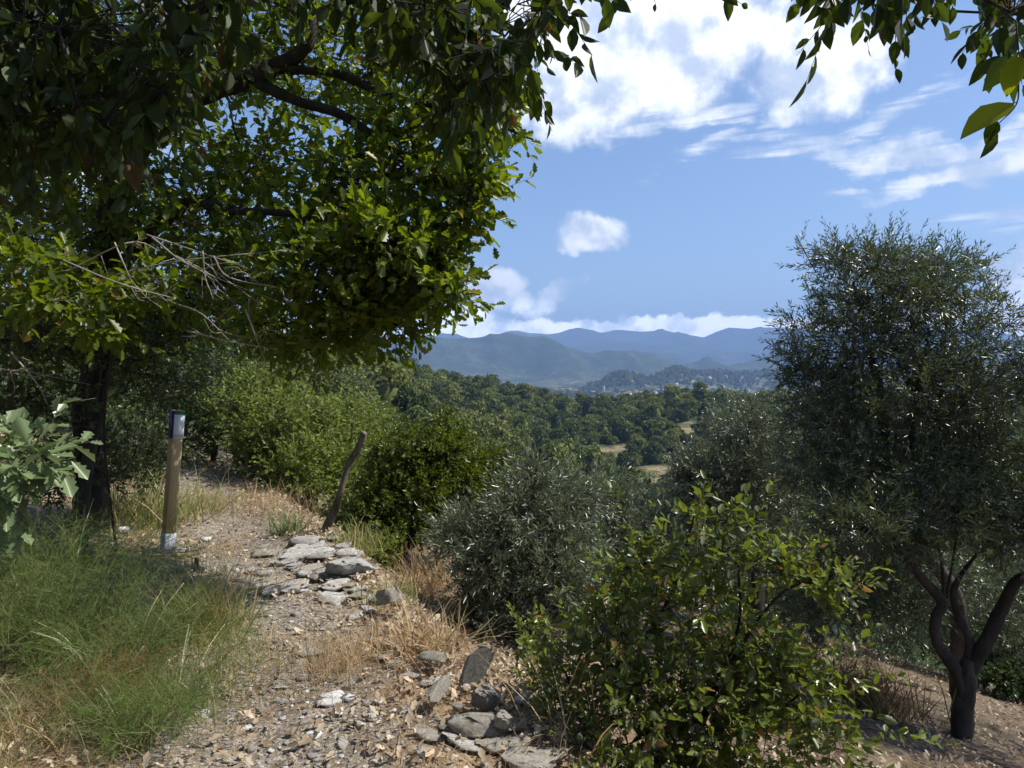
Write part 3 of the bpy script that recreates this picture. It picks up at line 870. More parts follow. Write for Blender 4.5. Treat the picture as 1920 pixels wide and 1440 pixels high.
# ---------------------------------------------------------------- village
WALLS = [solid_mat('pale_wall', (.68, .64, .58), (.78, .75, .68), 2, .9, .1, 10), solid_mat('cream_wall', (.66, .56, .42), (.76, .67, .52), 2, .9, .1, 10), solid_mat('grey_wall', (.40, .38, .35), (.48, .46, .42), 2, .9, .1, 10)]
ROOF = solid_mat('terracotta_roof', (.28, .15, .10), (.38, .22, .15), 2, .9, .1, 10)
def box_mesh(name, x0, x1, y0, y1, z0, z1, mat):
    V = np.array([[x, y, zz] for zz in (z0, z1) for y in (y0, y1) for x in (x0, x1)], float)
    Fq = np.array([[0, 2, 3, 1], [4, 5, 7, 6], [0, 1, 5, 4], [2, 6, 7, 3], [0, 4, 6, 2], [1, 3, 7, 5]])
    return mesh_data(name, V, Fq, mat)
def house(px, d, w, dp, h, k, rot, label, group):
    x = (px - CX) / F * d; g = H(x, d)
    r = empty('village_house', (x, d, g)); r.rotation_euler = (0, 0, rot)
    tag(r, label, 'house', group)
    link('wall', box_mesh('wall', -w / 2, w / 2, -dp / 2, dp / 2, -4, h, WALLS[k]), r)
    e = .5; t = 1.6 + .12 * w
    V = np.array([[-w / 2 - e, -dp / 2 - e, h + .01], [w / 2 + e, -dp / 2 - e, h + .01], [w / 2 + e, dp / 2 + e, h + .01], [-w / 2 - e, dp / 2 + e, h + .01], [-w / 2 + 1, 0, h + t], [w / 2 - 1, 0, h + t]])
    me = mesh_data('roof', V, [np.array([[0, 1, 5, 4], [2, 3, 4, 5], [3, 2, 1, 0]]), np.array([[1, 2, 5], [3, 0, 4]])], ROOF)
    link('roof', me, r)
    return r
rv = np.random.default_rng(9)
hs = [(1112, 2010, 16, 10, 8, 0), (1126, 2030, 12, 10, 7, 2), (1140, 2000, 14, 9, 7, 2), (1120, 1940, 13, 9, 6, 0), (1180, 1980, 12, 9, 8, 0), (1192, 2030, 15, 10, 9, 1), (1200, 1990, 12, 9, 8, 2), (1209, 1930, 16, 9, 9, 0), (1218, 1990, 13, 10, 8, 1), (1228, 2000, 14, 10, 8, 0), (1172, 1930, 16, 9, 6, 2), (1240, 2060, 12, 9, 7, 0), (1196, 1900, 12, 8, 6, 2)]
for (px, d, w, dp, h, k) in hs:
    house(px, d, w, dp, h, k, rv.uniform(-.5, .5), 'pale house of the village cluster in the plain beyond the wooded ridge', 'houses of the village in the plain')
for i in range(14):
    house(1005 + rv.uniform(0, 100), rv.uniform(2050, 2500), rv.uniform(9, 18), 9, rv.uniform(4, 7), int(rv.integers(0, 3)), rv.uniform(-.5, .5), 'tiny pale house scattered among fields left of the village tower', 'scattered houses in fields left of the village')
for (px, d) in [(1228, 2380), (1236, 2390), (1262, 2440), (1278, 2200), (1268, 2260), (1315, 2330), (1355, 2350), (1360, 2500), (1338, 2050), (1372, 2060), (1318, 2060), (1402, 2300), (1330, 2450), (1385, 2500)]:
    house(px, d, rv.uniform(10, 16), 9, rv.uniform(6, 9), int(rv.integers(0, 3)), rv.uniform(-.5, .5), 'lone pale house on the low hills right of the distant village', 'houses on the low hills right of the village')
for i in range(22):
    house(1300 + rv.normal() * 38, 3250 + rv.uniform(-200, 350), rv.uniform(12, 20), 11, rv.uniform(7, 10), int(rv.integers(0, 3)), rv.uniform(-.5, .5), 'tiny whitish house of the farthest hamlet below the blue mountains', 'houses of the farthest hamlet')
x = (1132 - CX) / F * 2015; g = H(x, 2015.)
tw = empty('church_tower', (x, 2015, g)); tag(tw, 'square pale stone church tower rising from the distant village', 'tower')
link('tower_shaft', box_mesh('tower_shaft', -3.2, 3.2, -3.2, 3.2, -4, 23, WALLS[2]), tw)
link('cornice', box_mesh('cornice', -3.8, 3.8, -3.8, 3.8, 23.01, 24, WALLS[2]), tw)
for sx in (-1, 1):
    link('merlon', box_mesh('merlon', sx * 2.4 - 1, sx * 2.4 + 1, -3.6, 3.6, 24.01, 26, WALLS[2]), tw)
link('belfry_opening', box_mesh('belfry_opening', -1, 1, -3.26, -3.0, 16, 20, M['bark']), tw)

ORDH = ['leftmost', 'second from left', 'third from left', 'fourth from left', 'fifth from left', 'sixth from left', 'seventh from left', 'eighth from left', 'ninth from left', 'tenth from left', 'eleventh from left', 'twelfth from left', 'thirteenth from left', 'fourteenth from left', 'fifteenth from left', 'sixteenth from left', 'seventeenth from left', 'eighteenth from left', 'nineteenth from left', 'twentieth from left', 'second from right', 'rightmost']
byg = {}
for o in COL.objects:
    if o.name.startswith('village_house'): byg.setdefault(o['group'], []).append(o)
for g_, l_ in byg.items():
    l_.sort(key=lambda o: o.location.x / o.location.y)
    for k, o in enumerate(l_):
        o['label'] = f"small pale house, {ORDH[-1] if k == len(l_) - 1 else ORDH[k]} of the {g_}".replace('houses of the village in the plain', 'houses massed beside the church').replace('on the low hills right of the village', 'on the hills right of the village')
# ---------------------------------------------------------------- waymarker post and leaning stake
def flat_mat(name, col, rough=.5, spec=.4):
    return solid_mat(name, tuple(c * .88 for c in col), col, 3, rough, .05, 40, spec=spec)
def wood_post_mat():
    m, N = newmat('sawn_pine')
    co = N.n('ShaderNodeTexCoord').outputs['Object']
    mp = N.n('ShaderNodeMapping'); N.put(mp.inputs[0], co); mp.inputs['Scale'].default_value = (1, 1, .11); mp.inputs['Rotation'].default_value = (.0, .045, .3)
    nz = N.noise(mp.outputs[0], 9, 3, .5, out=1)
    vv = N.n('ShaderNodeVectorMath', operation='MULTIPLY_ADD'); N.put(vv.inputs[0], nz); vv.inputs[1].default_value = (.09, .09, .09); N.put(vv.inputs[2], mp.outputs[0])
    wv = N.n('ShaderNodeTexWave', wave_type='RINGS', rings_direction='Z'); N.put(wv.inputs['Vector'], vv.outputs[0]); wv.inputs['Scale'].default_value = 22; wv.inputs['Distortion'].default_value = 2.5; wv.inputs['Detail'].default_value = 2
    n2 = N.noise(mp.outputs[0], 90, 4, .6)
    f = N.m('ADD', N.m('MULTIPLY', N.ramp(wv.outputs[1], .35, .95), .8), N.m('MULTIPLY', n2, .3), clamp=True)
    col = N.mix(f, (.60, .46, .24), (.36, .25, .12))
    p = N.n('ShaderNodeBsdfPrincipled'); N.put(p.inputs['Base Color'], col); p.inputs['Roughness'].default_value = .7
    b = N.n('ShaderNodeBump'); b.inputs['Strength'].default_value = .25; b.inputs['Distance'].default_value = .003; N.put(b.inputs['Height'], f); N.put(p.inputs['Normal'], b.outputs[0])
    o = N.n('ShaderNodeOutputMaterial'); m.node_tree.links.new(p.outputs[0], o.inputs[0]); return m
def bevel_box(name, sx, sy, z0, z1, bv, mat):
    """box about its axis with chamfered upright and top edges"""
    def ring(hx, hy, b, z_):
        return [(-hx + b, -hy, z_), (hx - b, -hy, z_), (hx, -hy + b, z_), (hx, hy - b, z_), (hx - b, hy, z_), (-hx + b, hy, z_), (-hx, hy - b, z_), (-hx, -hy + b, z_)]
    V = ring(sx, sy, bv, z0) + ring(sx, sy, bv, z1 - bv) + ring(sx - bv, sy - bv, bv, z1)
    q = [[k * 8 + i, k * 8 + (i + 1) % 8, (k + 1) * 8 + (i + 1) % 8, (k + 1) * 8 + i] for k in range(2) for i in range(8)]
    return mesh_data(name, np.array(V), [np.array(q), np.array([list(range(7, -1, -1)), list(range(16, 24))])], mat)
pb = P(314, 1031, 5.9); gz = H(pb[0], pb[1]); pb[2] = gz
post = empty('waymarker_post', pb)
tag(post, 'square wooden waymarker post with a blue and white label, beside the path', 'post')
ptop = P(330, 769, 5.9); hgt = float(ptop[2] - pb[2]) / 1.0
lean = math.atan2(ptop[0] - pb[0], hgt)
view_az = math.atan2(pb[0], pb[1])
post.rotation_euler = (math.radians(1.2), lean, -view_az + math.radians(22))
w2 = .043
link('metal_shoe', bevel_box('metal_shoe', w2 + .004, w2 + .004, -.08, .155, .002, flat_mat('galvanised_metal', (.42, .45, .50), .5, .5)), post)
link('post_shaft', bevel_box('post_shaft', w2, w2, .14, hgt, .0015, wood_post_mat()), post)
link('base_plate', box_mesh('base_plate', -.03, .17, -.09, .07, -.012, .006, M['stone']), post)
# label wrapped round the head of the post: white face, blue side, green band along the top, thin printed rules
z1 = hgt - .002; z0 = hgt - .245
link('white_label', box_mesh('white_label', -w2 + .002, w2 + .0035, -w2 - .0035, -w2 - .0005, z0, z1 - .035, flat_mat('white_label', (.72, .74, .78), .35)), post)
link('green_band', box_mesh('green_band', -w2 + .002, w2 + .0035, -w2 - .0035, -w2 - .0005, z1 - .0345, z1, flat_mat('green_label', (.03, .22, .10), .35)), post)
link('blue_side_label', box_mesh('blue_side_label', -w2 - .0035, -w2 - .0005, -w2 - .0035, w2, z0, z1, flat_mat('blue_label', (.02, .035, .16), .35)), post)
for k, (a_, b_) in enumerate(((.018, .0015), (.030, .0015))):
    link('printed_rule', box_mesh('printed_rule', -w2 + .004, w2 - .002, -w2 - .0042, -w2 - .0036, z0 + a_, z0 + a_ + b_ * 2, flat_mat('ink', (.08, .09, .14))), post)

sb = P(600, 1003, 6.6); sb[2] = H(sb[0], sb[1]) - .05
S = [sb, P(612, 990, 6.6), P(630, 950, 6.55), P(643, 905, 6.5), P(655, 870, 6.5), P(672, 838, 6.45), P(683, 811, 6.4)]
me, _, _ = tube('leaning_stake', S, [.042, .038, .034, .029, .03, .026, .027], M['dead_wood'], sb, 14, 7, .17, seed=5)
o = link('leaning_stake', me, None, sb); tag(o, 'crooked weathered wooden stake leaning right at the edge of the path', 'stake')

# ---------------------------------------------------------------- stones
import bmesh
def ico(sub):
    bm = bmesh.new(); bmesh.ops.create_icosphere(bm, subdivisions=sub, radius=1.0)
    V = np.array([v.co[:] for v in bm.verts]); Fc = np.array([[v.index for v in f.verts] for f in bm.faces]); bm.free(); return V, Fc
ICO1, ICO2, ICO3, ICO4 = ico(1), ico(2), ico(3), ico(4)
def rock(seed, base=ICO2, flat=.22, cuts=15, rough=.035, layers=0, elong=1.0):
    rg = np.random.default_rng(seed)
    V = base[0].copy()
    V[:, 2] *= 2.2
    for k in range(cuts):
        a = rg.random() * 2 * math.pi; n = np.array([math.cos(a), math.sin(a), rg.normal() * .25]); n /= np.linalg.norm(n)
        h = rg.uniform(.45, .85); dd = V @ n - h; V = V - np.maximum(dd, 0)[:, None] * n
    for sgn in (1, -1):
        n = np.array([rg.normal() * .08, rg.normal() * .08, sgn]); n /= np.linalg.norm(n)
        h = rg.uniform(.55, .8); dd = V @ n - h; V = V - np.maximum(dd, 0)[:, None] * n
    if layers:
        q = np.floor((V[:, 2] + 1) * layers / 2); V[:, :2] *= (1 - .2 * hash2(q.astype(int), q.astype(int) * 0, seed))[:, None]
    V += rg.normal(size=V.shape) * rough * np.array([1, 1, .8])
    V *= np.array([elong, 1 / elong, flat])
    return mesh_data('stone', V, base[1], M['stone'])
STONES = [rock(300 + i, flat=R.uniform(.14, .38), elong=R.uniform(.9, 1.35), rough=.025) for i in range(14)]
SLABS = [rock(400 + i, ICO4 if i > 3 else ICO3, flat=[.13, .18, .22, .16, .25, .26][i], elong=[1.3, 1.1, 1.5, 1.25, 1.1, 1.5][i], rough=.016, layers=6) for i in range(6)]
STONES_W = [m.copy() for m in SLABS]
for m_ in STONES_W: m_.materials[0] = M['stone_warm']

def put_stone(px, py, w, me, yaw=0, tx=0, ty=0, sink=.3, label=None, group=None, name='stone', hx=1.0, hz=1.0, d=None, z_off=0):
    """stone resting on the ground where the view ray through (px,py) meets it; w = width in picture pixels"""
    # march to the ground
    if d is None: d = ground_depth(px, py)
    p = P(px, py, d); g = H(p[0], p[1])
    s = w / F * d / 2 * 1.15
    o = link(name, me); o.location = (p[0], p[1], g + s * .12 + z_off); o.scale = (s * hx, s, s * hz)
    o.rotation_euler = (tx, ty, yaw)
    tag(o, label, 'stone', group); return o
# the ones that stand out
plates = []
WHITES = [m.copy() for m in STONES]
for m_ in WHITES: m_.materials[0] = M['white_stone']
big = [
 (655, 1082, 104, SLABS[4], .1, 0, 0, 'broad flat grey slab jutting from the path edge, largest of the slabs', 1.25, 1.0, .05),
 (650, 1060, 60, SLABS[3], .5, .1, 0, 'pointed grey slab lying on the back of the broad jutting slab', 1, 1, .09),
 (625, 1128, 92, SLABS[3], -.3, 0, .05, 'rounded buff slab just in front of the broad jutting slab', 1, 1, .0),
 (640, 1112, 70, STONES_W[2], .2, 0, .0, 'rough brown block under the broad jutting slab', 1, 1, -.06),
 (585, 1045, 100, SLABS[5], .35, .12, -.1, 'long ridged bedrock slab crossing the path, behind the loose stones', 1, .8, .0),
 (548, 1052, 90, SLABS[4], .55, .16, -.1, 'tilted layered bedrock slab left of the long ridged slab', 1, .5, .0),
 (575, 1018, 80, SLABS[3], .1, .05, 0, 'thin dark edged slab at the foot of the leaning stake', 1, 1, .0),
 (618, 1012, 44, SLABS[0], .1, 0, 0, 'pale small slab right of the foot of the leaning stake', 1, 1, .0),
 (512, 1105, 42, WHITES[3], .1, 0, 0, 'smooth pale oval stone lying left in the bare path', 1.1, 1, .0),
 (490, 1092, 46, STONES[6], .4, 0, 0, 'grey flat stone just above the smooth oval stone', 1, 1, .0),
 (500, 1078, 40, STONES[9], -.2, 0, 0, 'greyish plate of rock at the left end of the stone band', 1, 1, .0),
 (565, 1110, 40, WHITES[1], .1, 0, 0, 'white chip of rock below the middle of the slabs', 1, 1, .0),
 (575, 1082, 40, STONES[5], .8, 0, 0, 'cream angular stone in the middle of the stone band', 1, 1, .02),
 (600, 1088, 36, STONES[8], .1, 0, 0, 'cream angular stone left of the broad jutting slab', 1, 1, .02),
 (730, 1160, 88, STONES_W[4], .4, -.35, -.10, 'yellowish lichened boulder tilted on the bank below the broad slab', .85, 1.5, .12),
 (712, 1190, 50, STONES_W[1], .9, -.3, 0, 'grey foot stone leaning under the yellowish boulder', 1, 1.3, .0),
 (738, 1212, 70, STONES_W[0], .1, 0, 0, 'flat tan stone half buried in straw below the yellowish boulder', 1, 1, .0),
 (812, 1263, 66, STONES_W[3], .15, -.1, .1, 'long white stone lying left of the upright pointed rock', 1.1, 1.5, .08),
 (810, 1280, 60, SLABS[3], .5, -.1, .0, 'thin white stone under the long white stone', 1.2, 1, .0),
 (876, 1292, 40, WHITES[11], .2, -.8, .0, 'small pale stone leaning on the foot of the upright rock', .8, 1.6, .0),
 (826, 1328, 66, STONES_W[5], .9, -.5, -.5, 'dark wedge of rock tilted up among the dead leaves', 1, 1.4, .09),
 (912, 1342, 84, STONES_W[4], .1, .1, .1, 'bluish grey block with a lit crest near the shrub', 1, 1.8, .06),
 (858, 1340, 34, STONES_W[1], .1, .2, .1, 'small ribbed stone left of the bluish grey block', 1, 2, .02),
 (620, 1322, 52, WHITES[0], .2, 0, 0, 'clean white flat stone, largest of the pale group low in the path', 1, .8, .0),
 (622, 1308, 42, WHITES[2], .5, 0, 0, 'pale curved stone behind the clean white flat stone', 1, 1, .0),
 (656, 1312, 34, WHITES[7], .1, 0, 0, 'bright white stone right of the clean white flat stone', 1, 1, .0),
 (634, 1336, 36, WHITES[4], -.2, 0, 0, 'small white plate in front of the clean white flat stone', 1, .8, .0),
 (707, 1317, 28, WHITES[10], .1, 0, 0, 'small bright chip right of the pale group, half way to the wedge', 1, 1, .0),
 (694, 1340, 38, WHITES[12], -.3, 0, .2, 'white split stone below the small bright chip', 1, 1, .0),
 (734, 1338, 32, WHITES[13], .9, -.7, 0, 'bright white stone standing on edge in dead leaves', 1, 1, .0),
 (757, 1338, 30, STONES[5], .3, -.3, 0, 'grey stone right of the white stone standing on edge', 1, 1, .0),
 (592, 1380, 44, WHITES[6], -.1, 0, 0, 'grey five sided stone alone near the bottom of the path', 1, 1, .0),
 (560, 1243, 30, STONES[2], .5, 0, 0, 'dark edged grey stone at the left side of the straw tuft', 1, 1, .0),
 (568, 1275, 32, STONES[9], .5, 0, 0, 'grey stone below the straw tuft in the middle of the path', 1, 1, .0),
 (575, 1224, 60, STONES[3], .2, 0, 0, 'flat worn stone set in the bare path above the straw tuft', 1, .5, .0),
 (895, 1388, 90, STONES_W[2], .15, .1, -.1, 'long pale layered rock in front of the bluish grey block', 1, 1.6, .06),
 (872, 1382, 80, STONES_W[0], -.1, .0, -.05, 'whitish layered plate at the left end of the layered rock', 1, 1, .03),
 (945, 1385, 60, STONES_W[4], .5, .2, .1, 'brown knobbly block at the right end of the layered rock', 1, 1.8, .07),
 (1000, 1440, 160, STONES_W[1], .2, 0, 0, 'wide worn rock cut by the bottom edge of the picture', 1, 1, .0),
 (232, 1000, 34, WHITES[1], .1, 0, 0, 'white stone in the shade left of the waymarker post', 1, 1.4, .02),
 (205, 1012, 30, STONES[4], .5, 0, 0, 'pale stone left of the white stone behind the broom', 1, 1.2, .0),
 (372, 1118, 36, STONES[12], .3, -.2, 0, 'light grey stone beside the split weathered stub', 1, 1.5, .0),
 (365, 870, 24, STONES[8], .3, 0, 0, 'small pale stone at the far end of the path', 1, 1.3, .0),
 (985, 1325, 44, WHITES[0], .3, .2, 0, 'white flat stone half under the prickly shrub', 1, 1.2, .02),
]
for (px, py, w, me, yaw, tx, ty, lab, hx, hz, zo) in big:
    put_stone(px, py, w, me, yaw, tx, ty, label=lab, hx=hx, hz=hz, z_off=zo)
# loose plates of the bedrock outcrop across the path
rp = np.random.default_rng(62)
for k in range(60):
    px, py = rp.uniform(470, 700), rp.uniform(1008, 1135); w = rp.uniform(20, 42) + 40 * rp.random() ** 3
    big.append((px, py, w, None, 0, 0, 0, None, 0, 0, 0))
    plates.append(put_stone(px, py, w, [SLABS[0], SLABS[1], SLABS[3], STONES_W[0], STONES_W[3]][k % 5], rp.uniform(-.5, .9), .12 + rp.normal() * .09, -.08 + rp.normal() * .08, hx=rp.uniform(.9, 1.4), hz=rp.uniform(.6, 1.1), z_off=rp.uniform(0.004, .03)))
    plates[-1]['px'] = px; plates[-1]['py'] = py
for (px, py, w, k) in [(702, 1130, 44, 0), (690, 1150, 36, 1), (668, 1160, 40, 2), (715, 1238, 50, 3), (742, 1252, 44, 4), (770, 1275, 40, 0), (690, 1205, 34, 1), (800, 1385, 60, 3), (842, 1372, 70, 4), (872, 1402, 84, 0), (925, 1408, 78, 3), (960, 1372, 52, 1), (1010, 1352, 46, 2), (870, 1362, 50, 2), (975, 1402, 70, 4), (790, 1420, 44, 1)]:
    big.append((px, py, w, None, 0, 0, 0, None, 0, 0, 0))
    plates.append(put_stone(px, py, w, [SLABS[0], SLABS[1], SLABS[3], STONES_W[0], STONES_W[3]][k], rp.uniform(-.5, .9), .1 + rp.normal() * .12, rp.normal() * .12, hx=rp.uniform(.9, 1.3), hz=rp.uniform(.9, 1.5), z_off=.012))
    plates[-1]['px'] = px; plates[-1]['py'] = py
# the upright pointed rock
um = rock(505, ICO4, flat=.16, cuts=9, rough=.014, layers=3, elong=1.15)
um.materials[0] = M['stone_warm']
d_ = ground_depth(882, 1292); p = P(890, 1292, d_); g = H(p[0], p[1]); pass
o = link('upright_rock', um); sw = .10
o.scale = (sw * 1.55, sw * .85, sw * 1.5); o.location = (p[0], p[1], g + .10)
# long axis up and leaning right, flat face towards the viewer-left
ax = Vector((.66, .12, .74)).normalized(); nn = Vector((.3, -.8, .5)); nn = (nn - ax * nn.dot(ax)).normalized(); by = nn.cross(ax)
o.rotation_euler = Matrix((ax, by, nn)).transposed().to_euler()
tag(o, 'tall pointed grey rock standing upright and leaning right beside the path edge', 'rock')

# scattered smaller stones, each an object of its own
cnt = 0; tries = 0; small = []
rs = np.random.default_rng(21)
used = [(b[0], b[1], b[2]) for b in big]
while cnt < 225 and tries < 6000:
    tries += 1
    zone = rs.random()
    if zone < .40: px, py = rs.uniform(440, 700), rs.uniform(1010, 1130)
    elif zone < .75: px, py = rs.normal(620, 120), rs.uniform(1260, 1440)
    elif zone < .85: px, py = rs.normal(540, 60), rs.uniform(1120, 1300)
    elif zone < .93: px, py = rs.uniform(760, 1050), rs.uniform(1200, 1440)
    else: px, py = rs.uniform(150, 400), rs.uniform(985, 1040)
    w = min(34, 9 + rs.exponential(6.5) * (1.0 if py < 1150 else 1.25))
    if any(abs(px - a) < (w + c) * .5 and abs(py - b) < (w + c) * .25 for a, b, c in used): continue
    used.append((px, py, w)); cnt += 1
    o = put_stone(px, py, w, (WHITES if rs.random() < .3 else STONES)[rs.integers(0, 14)], rs.random() * 6.3, rs.normal() * .14, rs.normal() * .14,
              label='small angular grey or whitish stone scattered on the path and its stony edge', group='loose stones on the path', hz=rs.uniform(.8, 1.5))
    o['px'] = px; o['py'] = py; o['w'] = w; small.append(o)
    
# labels: which stone, by the named stone it lies next to
refs = [(b[0], b[1], b[7].split(',')[0]) for b in big if b[7]]
ORD = ['', 'second ', 'third ', 'fourth ', 'fifth ', 'sixth ', 'seventh ', 'eighth ', 'ninth ', 'tenth ', 'eleventh ', 'twelfth ', 'thirteenth ', 'fourteenth ', 'fifteenth ', 'sixteenth ', 'seventeenth ', 'eighteenth ', 'nineteenth ', 'twentieth ', 'farthest ']
def name_stones(objs, noun, group):
    seen = {}
    for o in sorted(objs, key=lambda o: min(math.hypot(o['px'] - a, 1.8 * (o['py'] - b)) for a, b, c in refs)):
        x0, y0 = o['px'], o['py']
        a, b, c = min(refs, key=lambda r: math.hypot(x0 - r[0], 1.8 * (y0 - r[1])))
        dx, dy = x0 - a, 1.8 * (y0 - b)
        side = ('right of' if dx > 0 else 'left of') if abs(dx) > abs(dy) else ('in front of' if dy > 0 else 'behind')
        col = 'whitish' if o.data.materials[0] is M['white_stone'] else 'grey'
        short = ' '.join(c.split()[:6])
        for w_ in (' of', ' the', ' at', ' in', ' on', ' to', ' by', ' up', ' under', ' left', ' right', ' lying', ' just', ' set', ' from', ' near', ' with', ' a', ' low', ' and', ' half', ' its', ' out'):
            if short.endswith(w_): short = short[:-len(w_)]
        key = (col, side, short); n_ = seen.get(key, 0); seen[key] = n_ + 1
        dist = ORD[min(n_, 20)]
        o['label'] = f"{dist}{'nearest ' if n_ == 0 else ''}{col} {noun} {side} the {short}"
        if group: o['group'] = group
        for k_ in ('px', 'py', 'w'):
            if k_ in o: del o[k_]
name_stones(small, 'small stone', 'loose stones on the path')
name_stones(plates, 'rock plate', 'plates of the rock outcrop')
for o in plates: o['category'] = 'stone'

# ---------------------------------------------------------------- gravel, litter, straw (nobody could count)
def scatter_ground(n, fn, rng):
    """rejection sample ground points: fn(x,y)->probability"""
    out = []
    while sum(len(o) for o in out) < n:
        y = 1.6 + rng.random(n * 2) ** 1.5 * 11.5; x = rng.uniform(-.95, .95, n * 2) * y
        # density per area falls with distance, so that near ground gets the small things
        k = rng.random(n * 2) < fn(x, y)
        out.append(np.stack([x[k], y[k]], 1))
    p = np.concatenate(out)[:n]
    return np.concatenate([p, H(p[:, 0], p[:, 1])[:, None]], 1)
def pmask(x, y): return np.exp(-((x - path_centre(y)) / .55) ** 2)
rg = np.random.default_rng(31)
gp = scatter_ground(4200, lambda x, y: np.clip(.9 * np.exp(-((x - path_centre(y)) / .42) ** 2) + .35 * (np.abs(edge_s(x, y)) < .8) + .03, 0, 1) * (edge_s(x, y) < 1.0), rg)
Vt, Ft = ICO1[0], ICO1[1]
sel = rg.permutation(42)[:42]
n = len(gp); s = .0035 + rg.exponential(.004, n).clip(0, .016)
ang = rg.random(n) * 6.28; jit = 1 + .28 * rg.normal(size=(n, 12, 3)).clip(-1.5, 1.5)
bm0 = bmesh.new(); bmesh.ops.create_icosphere(bm0, subdivisions=0 or 1, radius=1.0); bm0.free()
# 12-vertex icosahedron
t_ = (1 + 5 ** .5) / 2
IV = nrm(np.array([(-1, t_, 0), (1, t_, 0), (-1, -t_, 0), (1, -t_, 0), (0, -1, t_), (0, 1, t_), (0, -1, -t_), (0, 1, -t_), (t_, 0, -1), (t_, 0, 1), (-t_, 0, -1), (-t_, 0, 1)], float))
IF = np.array([(0, 11, 5), (0, 5, 1), (0, 1, 7), (0, 7, 10), (0, 10, 11), (1, 5, 9), (5, 11, 4), (11, 10, 2), (10, 7, 6), (7, 1, 8), (3, 9, 4), (3, 4, 2), (3, 2, 6), (3, 6, 8), (3, 8, 9), (4, 9, 5), (2, 4, 11), (6, 2, 10), (8, 6, 7), (9, 8, 1)])
vv = IV[None] * jit * np.array([1.25, .9, .45]); c, s_ = np.cos(ang), np.sin(ang)
x_ = vv[..., 0] * c[:, None] - vv[..., 1] * s_[:, None]; y_ = vv[..., 0] * s_[:, None] + vv[..., 1] * c[:, None]
vv = np.stack([x_, y_, vv[..., 2]], 2) * s[:, None, None] + gp[:, None] + np.array([0, 0, .002])
ff = (IF[None] + (np.arange(n) * 12)[:, None, None]).reshape(-1, 3)
grav_m, N = newmat('gravel')
at = N.n('ShaderNodeAttribute', attribute_name='rnd').outputs['Fac']
pq = N.n('ShaderNodeBsdfPrincipled'); pq.inputs['Roughness'].default_value = .8
N.put(pq.inputs['Base Color'], N.mix(N.m('GREATER_THAN', at, .84), N.mix(at, (.17, .15, .13), (.40, .37, .33)), (.52, .50, .46)))
oo = N.n('ShaderNodeOutputMaterial'); grav_m.node_tree.links.new(pq.outputs[0], oo.inputs[0])
tag(link('gravel', mesh_data('gravel', vv.reshape(-1, 3), ff, grav_m, rnd=np.repeat(rg.random(n), 20))), 'loose grey gravel strewn over the bare path', kind='stuff')

def lay(pts, size, tmpl, mat, name, label, tilt=.5, lift=.012, rng=rg, svar=.3):
    n = len(pts)
    a = rng.random(n) * 6.28; d = np.stack([np.cos(a), np.sin(a), rng.normal(size=n) * tilt * .6], 1)
    nn = nrm(np.array([0, 0, 1.]) + rng.normal(size=(n, 3)) * tilt)
    sz = size * (1 + svar * rng.normal(size=n).clip(-1.6, 2))
    me = leaves_mesh(name, tmpl, pts + np.array([0, 0, lift]) + np.array([0, 0, 1.]) * (rng.random(n) * .02)[:, None], frames(d, nn), sz, mat, np.zeros(3), rng)
    o = link(name, me); return tag(o, label, kind='stuff')
def litter_p(x, y):
    s = edge_s(x, y)
    return np.clip(.75 * np.exp(-((s - .1) / .55) ** 2) + .6 * (s > .4) * (s < 2.2) + .3 * (s >= 2.2) + .2 * (s <= 0) + .3 * (x < -2.4), 0, 1) * (1 - .6 * np.exp(-((x - path_centre(y)) / .4) ** 2)) * (.25 + .75 * sstep(.35, .6, fbm(x * 2, y * 2, 3, 66)))
lay(scatter_ground(42000, litter_p, rg), .036, 'curl', M['litter'], 'dead_leaf_litter', 'crisp brown dead leaves littering the ground', .55)

def strawlit_p(x, y):
    return np.clip(.30 + .5 * sstep(.4, .62, fbm(x * 2.4, y * 2.4, 3, 123)) - .2 * pmask(x, y), 0, 1) * np.where(edge_s(x, y) > 1.4, .35, 1)
lay(scatter_ground(26000, strawlit_p, rg), .085, 'blade', M['straw'], 'fallen_straw', 'pale fallen straws lying over path and slope', .25, .006)
def blades(pts, length, mat, name, label, lean=.55, per=1, rng=rg, width=1.0, clump=.0, parent=None, origin=np.zeros(3), tmpl='blade', kind='stuff', lay_z=.0):
    n = len(pts) * per; p = np.repeat(pts, per, 0).copy()
    if clump: p[:, :2] += rng.normal(size=(n, 2)) * clump
    a = rng.random(n) * 6.28; l = np.abs(rng.normal(size=n)) * lean
    out = (p - np.repeat(pts, per, 0)); d = np.stack([np.cos(a) * l, np.sin(a) * l, np.ones(n)], 1) + out * (1.2 / max(clump, .02)) * .35
    d[:, 2] += lay_z; d = nrm(d)
    side = nrm(np.cross(d, rng.normal(size=(n, 3)))); nn = side
    nn = np.where((nn[:, 2] < 0)[:, None], -nn, nn)
    sz = length * (1 + .35 * rng.normal(size=n).clip(-1.7, 2))
    Fm = frames(d, nn); Fm[:, :, 1] *= width
    me = leaves_mesh(name, tmpl, p, Fm, sz, mat, origin, rng)
    o = link(name, me, parent); return tag(o, label, kind=kind)
def straw_p(x, y):
    s = edge_s(x, y)
    q = (.55 * (s > .25) + .5 * (np.abs(x - path_centre(y)) > .55) * (s < 0)) * (.1 + .9 * sstep(.42, .62, fbm(x * 1.5, y * 1.5, 3, 88)))
    return np.clip(q, 0, 1)
blades(scatter_ground(9000, straw_p, rg), .075, M['straw'], 'dry_grass', 'thin dry straw grass beside the path', .9, 3, clump=.03, width=.7)
